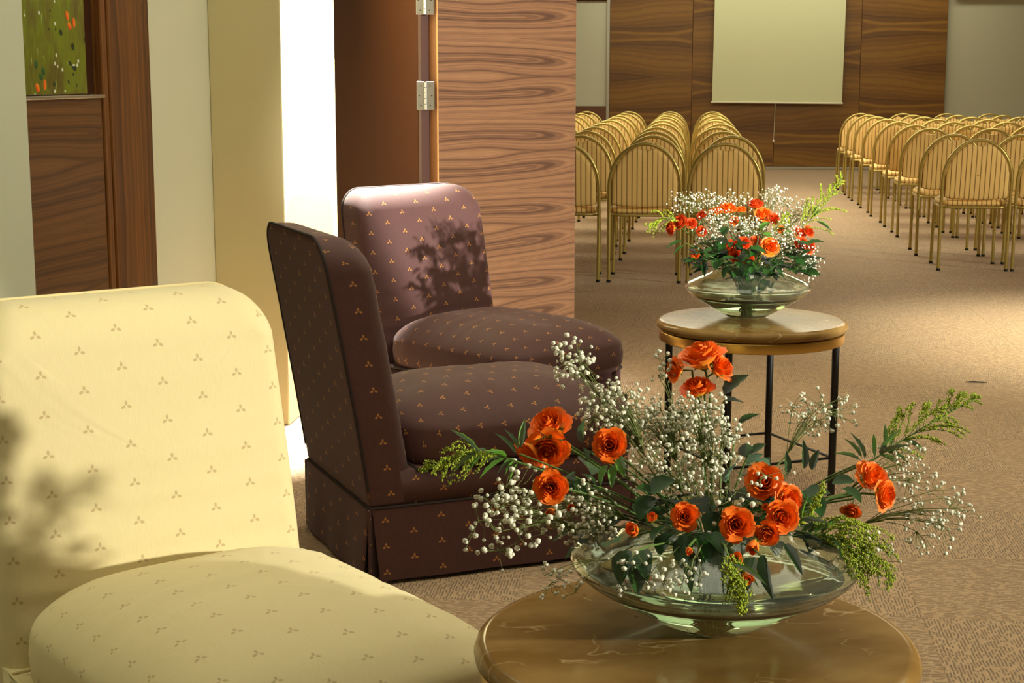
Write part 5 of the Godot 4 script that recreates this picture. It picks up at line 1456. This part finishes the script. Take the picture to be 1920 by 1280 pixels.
	leafy(fb, Vector3(-0.027, 0.187, 0.105), [[Vector3(0.003, -0.007, 0.006), Vector3(0.204, 0.664, 0.720), 0.060, 0.033, -0.1], [Vector3(-0.016, 0.009, 0.027), Vector3(-0.974, 0.087, 0.209), 0.049, 0.021, -0.2], [Vector3(-0.011, -0.002, 0.011), Vector3(0.294, -0.182, 0.938), 0.040, 0.023, 0.1], [Vector3(-0.001, -0.013, 0.011), Vector3(-0.786, -0.056, 0.615), 0.039, 0.020, 0.5], [Vector3(0.036, -0.005, 0.012), Vector3(-0.418, -0.081, 0.905), 0.044, 0.019, -0.3], [Vector3(0.004, 0.005, 0.006), Vector3(0.903, 0.404, 0.149), 0.045, 0.023, 0.4]], M.leaf, "dark green leaf sprig deep inside the farther bouquet", "leaf sprigs in the far bouquet core")
	leafy(fb, Vector3(-0.050, 0.235, 0.093), [[Vector3(-0.011, 0.001, 0.016), Vector3(-0.894, 0.386, -0.229), 0.054, 0.032, 0.5], [Vector3(0.003, 0.010, 0.007), Vector3(0.136, 0.131, -0.982), 0.049, 0.026, 0.1], [Vector3(-0.007, 0.005, -0.008), Vector3(-0.049, -0.117, 0.992), 0.045, 0.020, -0.0], [Vector3(0.011, -0.017, 0.008), Vector3(0.442, 0.352, 0.825), 0.036, 0.020, -0.5], [Vector3(0.016, 0.003, -0.001), Vector3(-0.246, 0.595, 0.765), 0.055, 0.024, -0.5], [Vector3(0.007, -0.007, 0.011), Vector3(0.845, 0.428, 0.320), 0.050, 0.024, -0.4]], M.leaf, "dark green leaf sprig deep inside the farther bouquet", "leaf sprigs in the far bouquet core")
	leafy(fb, Vector3(-0.138, 0.193, 0.122), [[Vector3(-0.016, 0.016, 0.019), Vector3(-0.761, 0.052, -0.647), 0.039, 0.021, 0.0], [Vector3(0.008, 0.002, -0.003), Vector3(-0.008, 0.227, 0.974), 0.053, 0.025, 0.3], [Vector3(-0.039, 0.000, 0.003), Vector3(-0.711, 0.038, 0.702), 0.039, 0.019, 0.4], [Vector3(-0.011, 0.011, -0.026), Vector3(-0.670, 0.331, -0.664), 0.051, 0.024, 0.3], [Vector3(0.013, 0.002, -0.001), Vector3(-0.762, -0.134, -0.634), 0.037, 0.019, -0.1], [Vector3(0.011, 0.019, 0.016), Vector3(-0.029, -0.069, 0.997), 0.042, 0.025, -0.5]], M.leaf, "dark green leaf sprig deep inside the farther bouquet", "leaf sprigs in the far bouquet core")
	leafy(fb, Vector3(-0.140, 0.168, 0.090), [[Vector3(0.010, -0.012, -0.003), Vector3(-0.920, -0.079, 0.384), 0.042, 0.023, -0.1], [Vector3(-0.022, -0.003, -0.011), Vector3(-0.550, 0.316, -0.773), 0.052, 0.028, 0.5], [Vector3(-0.006, 0.009, -0.010), Vector3(-0.812, 0.195, 0.550), 0.057, 0.027, -0.3], [Vector3(-0.025, 0.012, -0.005), Vector3(-0.723, 0.123, -0.679), 0.047, 0.025, 0.0], [Vector3(0.019, -0.013, -0.000), Vector3(-0.952, 0.299, 0.066), 0.042, 0.025, -0.4], [Vector3(0.000, -0.001, 0.019), Vector3(-0.994, -0.108, 0.027), 0.039, 0.019, -0.2]], M.leaf, "dark green leaf sprig deep inside the farther bouquet", "leaf sprigs in the far bouquet core")
	leafy(fb, Vector3(-0.058, 0.192, 0.052), [[Vector3(-0.009, 0.009, -0.017), Vector3(-0.982, -0.015, 0.190), 0.047, 0.024, 0.1], [Vector3(0.015, -0.020, 0.015), Vector3(-0.817, 0.070, 0.573), 0.039, 0.020, -0.2], [Vector3(-0.029, -0.012, 0.007), Vector3(-0.915, 0.132, -0.380), 0.046, 0.025, -0.4], [Vector3(0.015, 0.001, 0.025), Vector3(0.871, -0.215, 0.442), 0.039, 0.021, 0.5], [Vector3(0.002, -0.003, -0.012), Vector3(-0.748, 0.210, -0.630), 0.046, 0.026, 0.3], [Vector3(0.005, -0.001, -0.026), Vector3(-0.946, -0.145, 0.290), 0.038, 0.017, -0.4]], M.leaf, "dark green leaf sprig deep inside the farther bouquet", "leaf sprigs in the far bouquet core")
	leafy(fb, Vector3(-0.057, 0.200, 0.042), [[Vector3(-0.011, 0.015, -0.008), Vector3(-0.821, 0.354, -0.448), 0.058, 0.030, 0.6], [Vector3(-0.005, 0.001, 0.000), Vector3(-0.701, 0.164, 0.694), 0.061, 0.033, 0.3], [Vector3(-0.003, -0.003, -0.031), Vector3(-0.671, 0.331, -0.663), 0.049, 0.028, -0.5], [Vector3(-0.001, 0.008, -0.013), Vector3(-0.820, 0.026, -0.572), 0.050, 0.026, 0.2], [Vector3(0.009, -0.008, -0.003), Vector3(-0.967, -0.047, -0.249), 0.060, 0.028, -0.1], [Vector3(-0.016, -0.001, 0.010), Vector3(-0.902, 0.000, 0.432), 0.054, 0.027, -0.4]], M.leaf, "dark green leaf sprig deep inside the farther bouquet", "leaf sprigs in the far bouquet core")
	leafy(fb, Vector3(-0.145, 0.188, 0.021), [[Vector3(0.011, 0.012, 0.001), Vector3(-0.848, 0.104, -0.519), 0.050, 0.022, 0.4], [Vector3(0.023, -0.001, 0.012), Vector3(-0.728, -0.302, -0.616), 0.055, 0.029, 0.4], [Vector3(-0.012, 0.008, -0.006), Vector3(0.158, -0.164, -0.974), 0.045, 0.027, -0.5], [Vector3(-0.018, -0.026, 0.003), Vector3(0.341, 0.060, -0.938), 0.043, 0.021, -0.4], [Vector3(0.006, 0.013, -0.036), Vector3(-0.745, 0.388, 0.542), 0.048, 0.027, -0.3], [Vector3(0.001, -0.010, -0.013), Vector3(-0.278, 0.930, 0.240), 0.049, 0.026, -0.2]], M.leaf, "dark green leaf sprig deep inside the farther bouquet", "leaf sprigs in the far bouquet core")
	leafy(fb, Vector3(-0.087, 0.190, 0.011), [[Vector3(0.019, -0.032, 0.014), Vector3(-0.633, 0.243, -0.736), 0.039, 0.018, -0.0], [Vector3(0.018, 0.017, -0.030), Vector3(-0.735, 0.514, 0.443), 0.055, 0.025, 0.3], [Vector3(-0.013, 0.020, 0.010), Vector3(-0.832, 0.250, -0.495), 0.039, 0.022, -0.4], [Vector3(-0.007, -0.001, 0.014), Vector3(-0.976, -0.174, -0.131), 0.054, 0.024, -0.2], [Vector3(-0.012, -0.012, 0.003), Vector3(-0.582, 0.603, -0.545), 0.042, 0.023, -0.2], [Vector3(0.035, -0.002, -0.021), Vector3(-0.832, 0.510, -0.220), 0.059, 0.030, -0.2]], M.leaf, "dark green leaf sprig deep inside the farther bouquet", "leaf sprigs in the far bouquet core")
	leafy(fb, Vector3(-0.104, 0.209, -0.022), [[Vector3(0.001, -0.006, 0.008), Vector3(-0.676, 0.125, -0.726), 0.044, 0.019, 0.1], [Vector3(0.013, 0.002, 0.010), Vector3(-0.741, -0.073, -0.668), 0.037, 0.018, 0.4], [Vector3(-0.018, -0.012, 0.010), Vector3(-0.918, -0.308, -0.249), 0.035, 0.016, -0.5], [Vector3(0.011, 0.003, 0.011), Vector3(0.739, 0.569, 0.362), 0.038, 0.021, -0.2], [Vector3(-0.017, 0.004, -0.032), Vector3(0.236, 0.149, -0.960), 0.041, 0.018, 0.6], [Vector3(-0.012, 0.009, 0.001), Vector3(-0.771, 0.149, -0.619), 0.056, 0.026, 0.1]], M.leaf, "dark green leaf sprig deep inside the farther bouquet", "leaf sprigs in the far bouquet core")
	leafy(fb, Vector3(-0.034, 0.129, 0.007), [[Vector3(-0.018, -0.001, 0.001), Vector3(0.766, -0.174, -0.618), 0.046, 0.026, 0.2], [Vector3(-0.019, 0.011, -0.012), Vector3(-0.465, 0.054, -0.883), 0.038, 0.017, 0.2], [Vector3(0.003, 0.012, -0.017), Vector3(-0.442, 0.175, -0.880), 0.060, 0.028, -0.5], [Vector3(-0.034, 0.010, 0.004), Vector3(0.462, 0.001, 0.887), 0.047, 0.028, 0.1], [Vector3(0.020, -0.013, 0.021), Vector3(-0.987, 0.158, -0.027), 0.055, 0.028, 0.2], [Vector3(-0.010, -0.006, -0.015), Vector3(-0.605, 0.564, 0.562), 0.046, 0.023, 0.5]], M.leaf, "dark green leaf sprig deep inside the farther bouquet", "leaf sprigs in the far bouquet core")
	leafy(fb, Vector3(-0.034, 0.186, -0.050), [[Vector3(0.021, -0.004, -0.011), Vector3(0.612, -0.026, -0.791), 0.058, 0.030, 0.2], [Vector3(0.011, 0.006, 0.020), Vector3(0.200, -0.003, -0.980), 0.057, 0.034, 0.0], [Vector3(0.012, -0.011, 0.018), Vector3(-0.607, 0.129, -0.784), 0.038, 0.021, -0.3], [Vector3(-0.013, -0.010, 0.002), Vector3(0.438, 0.240, -0.866), 0.061, 0.032, 0.6], [Vector3(-0.017, 0.032, 0.012), Vector3(-0.104, -0.205, -0.973), 0.057, 0.027, -0.3], [Vector3(0.006, -0.008, -0.004), Vector3(0.912, -0.334, -0.240), 0.050, 0.025, 0.2]], M.leaf, "dark green leaf sprig deep inside the farther bouquet", "leaf sprigs in the far bouquet core")
	leafy(fb, Vector3(0.002, 0.234, -0.003), [[Vector3(-0.012, -0.006, -0.015), Vector3(-0.204, -0.011, -0.979), 0.048, 0.024, 0.2], [Vector3(0.002, 0.006, -0.015), Vector3(-0.817, 0.063, -0.574), 0.057, 0.027, 0.5], [Vector3(0.019, 0.005, 0.004), Vector3(0.129, 0.253, -0.959), 0.043, 0.021, -0.4], [Vector3(-0.013, -0.013, 0.001), Vector3(-0.460, 0.214, -0.862), 0.059, 0.035, 0.3], [Vector3(-0.010, 0.019, -0.011), Vector3(-0.359, -0.018, -0.933), 0.053, 0.026, -0.5], [Vector3(-0.013, -0.010, 0.025), Vector3(-0.880, 0.325, -0.346), 0.040, 0.018, 0.1]], M.leaf, "dark green leaf sprig deep inside the farther bouquet", "leaf sprigs in the far bouquet core")
	leafy(fb, Vector3(0.046, 0.103, -0.044), [[Vector3(0.013, 0.002, -0.034), Vector3(0.561, 0.085, -0.823), 0.040, 0.018, 0.4], [Vector3(0.000, 0.010, -0.011), Vector3(0.121, 0.278, -0.953), 0.047, 0.023, -0.3], [Vector3(-0.024, 0.005, 0.005), Vector3(0.423, -0.633, -0.649), 0.045, 0.026, 0.5], [Vector3(0.024, -0.005, 0.020), Vector3(0.085, -0.132, -0.988), 0.059, 0.027, -0.2], [Vector3(-0.013, -0.006, -0.001), Vector3(0.026, 0.120, -0.992), 0.050, 0.028, -0.4], [Vector3(0.008, 0.019, -0.016), Vector3(-0.572, -0.139, -0.808), 0.058, 0.029, 0.4]], M.leaf, "dark green leaf sprig deep inside the farther bouquet", "leaf sprigs in the far bouquet core")
	leafy(fb, Vector3(0.088, 0.211, -0.033), [[Vector3(-0.001, 0.015, -0.029), Vector3(0.487, -0.036, -0.873), 0.042, 0.025, -0.4], [Vector3(0.016, -0.003, -0.003), Vector3(-0.032, 0.315, -0.948), 0.050, 0.027, -0.3], [Vector3(0.005, 0.008, -0.014), Vector3(0.974, -0.074, -0.214), 0.045, 0.020, -0.3], [Vector3(0.005, 0.006, -0.016), Vector3(0.179, 0.190, -0.965), 0.044, 0.026, 0.0], [Vector3(0.014, -0.017, 0.007), Vector3(0.982, -0.094, -0.166), 0.052, 0.027, -0.2], [Vector3(0.012, -0.026, -0.013), Vector3(0.908, 0.140, -0.396), 0.051, 0.027, -0.6]], M.leaf, "dark green leaf sprig deep inside the farther bouquet", "leaf sprigs in the far bouquet core")
	leafy(fb, Vector3(0.094, 0.194, -0.007), [[Vector3(-0.007, -0.033, 0.007), Vector3(0.093, 0.349, 0.932), 0.058, 0.030, 0.1], [Vector3(0.010, -0.023, 0.030), Vector3(0.746, -0.388, 0.542), 0.059, 0.031, 0.1], [Vector3(0.013, -0.001, -0.012), Vector3(0.012, 0.339, -0.941), 0.037, 0.017, -0.4], [Vector3(0.017, 0.012, -0.002), Vector3(0.923, 0.303, -0.239), 0.061, 0.028, -0.2], [Vector3(0.003, -0.017, 0.001), Vector3(0.938, 0.035, -0.345), 0.037, 0.018, 0.1], [Vector3(0.013, 0.000, 0.004), Vector3(0.934, -0.330, 0.133), 0.056, 0.024, 0.3]], M.leaf, "dark green leaf sprig deep inside the farther bouquet", "leaf sprigs in the far bouquet core")
	leafy(fb, Vector3(0.148, 0.159, -0.006), [[Vector3(-0.015, 0.008, -0.004), Vector3(0.815, 0.569, -0.112), 0.043, 0.020, 0.3], [Vector3(-0.012, -0.015, 0.029), Vector3(0.906, 0.309, -0.290), 0.047, 0.025, -0.5], [Vector3(-0.009, 0.001, -0.008), Vector3(0.621, -0.090, -0.778), 0.046, 0.022, -0.4], [Vector3(-0.003, -0.004, -0.005), Vector3(0.747, 0.235, -0.622), 0.043, 0.021, -0.0], [Vector3(-0.019, -0.012, -0.009), Vector3(0.785, 0.022, -0.619), 0.044, 0.019, -0.5], [Vector3(0.006, -0.018, -0.009), Vector3(0.890, -0.147, -0.431), 0.047, 0.026, -0.2]], M.leaf, "dark green leaf sprig deep inside the farther bouquet", "leaf sprigs in the far bouquet core")
	leafy(fb, Vector3(0.160, 0.171, 0.021), [[Vector3(0.025, 0.009, 0.022), Vector3(0.867, 0.385, 0.315), 0.049, 0.022, -0.3], [Vector3(-0.015, 0.005, -0.008), Vector3(0.841, 0.011, -0.541), 0.050, 0.028, -0.4], [Vector3(-0.017, 0.000, 0.005), Vector3(0.836, 0.153, -0.527), 0.042, 0.025, 0.2], [Vector3(0.012, -0.018, -0.012), Vector3(0.780, 0.595, -0.194), 0.048, 0.021, -0.1], [Vector3(-0.024, 0.017, -0.002), Vector3(0.557, -0.129, -0.821), 0.039, 0.020, -0.1], [Vector3(0.000, 0.005, -0.014), Vector3(0.008, 0.225, -0.974), 0.040, 0.021, -0.2]], M.leaf, "dark green leaf sprig deep inside the farther bouquet", "leaf sprigs in the far bouquet core")
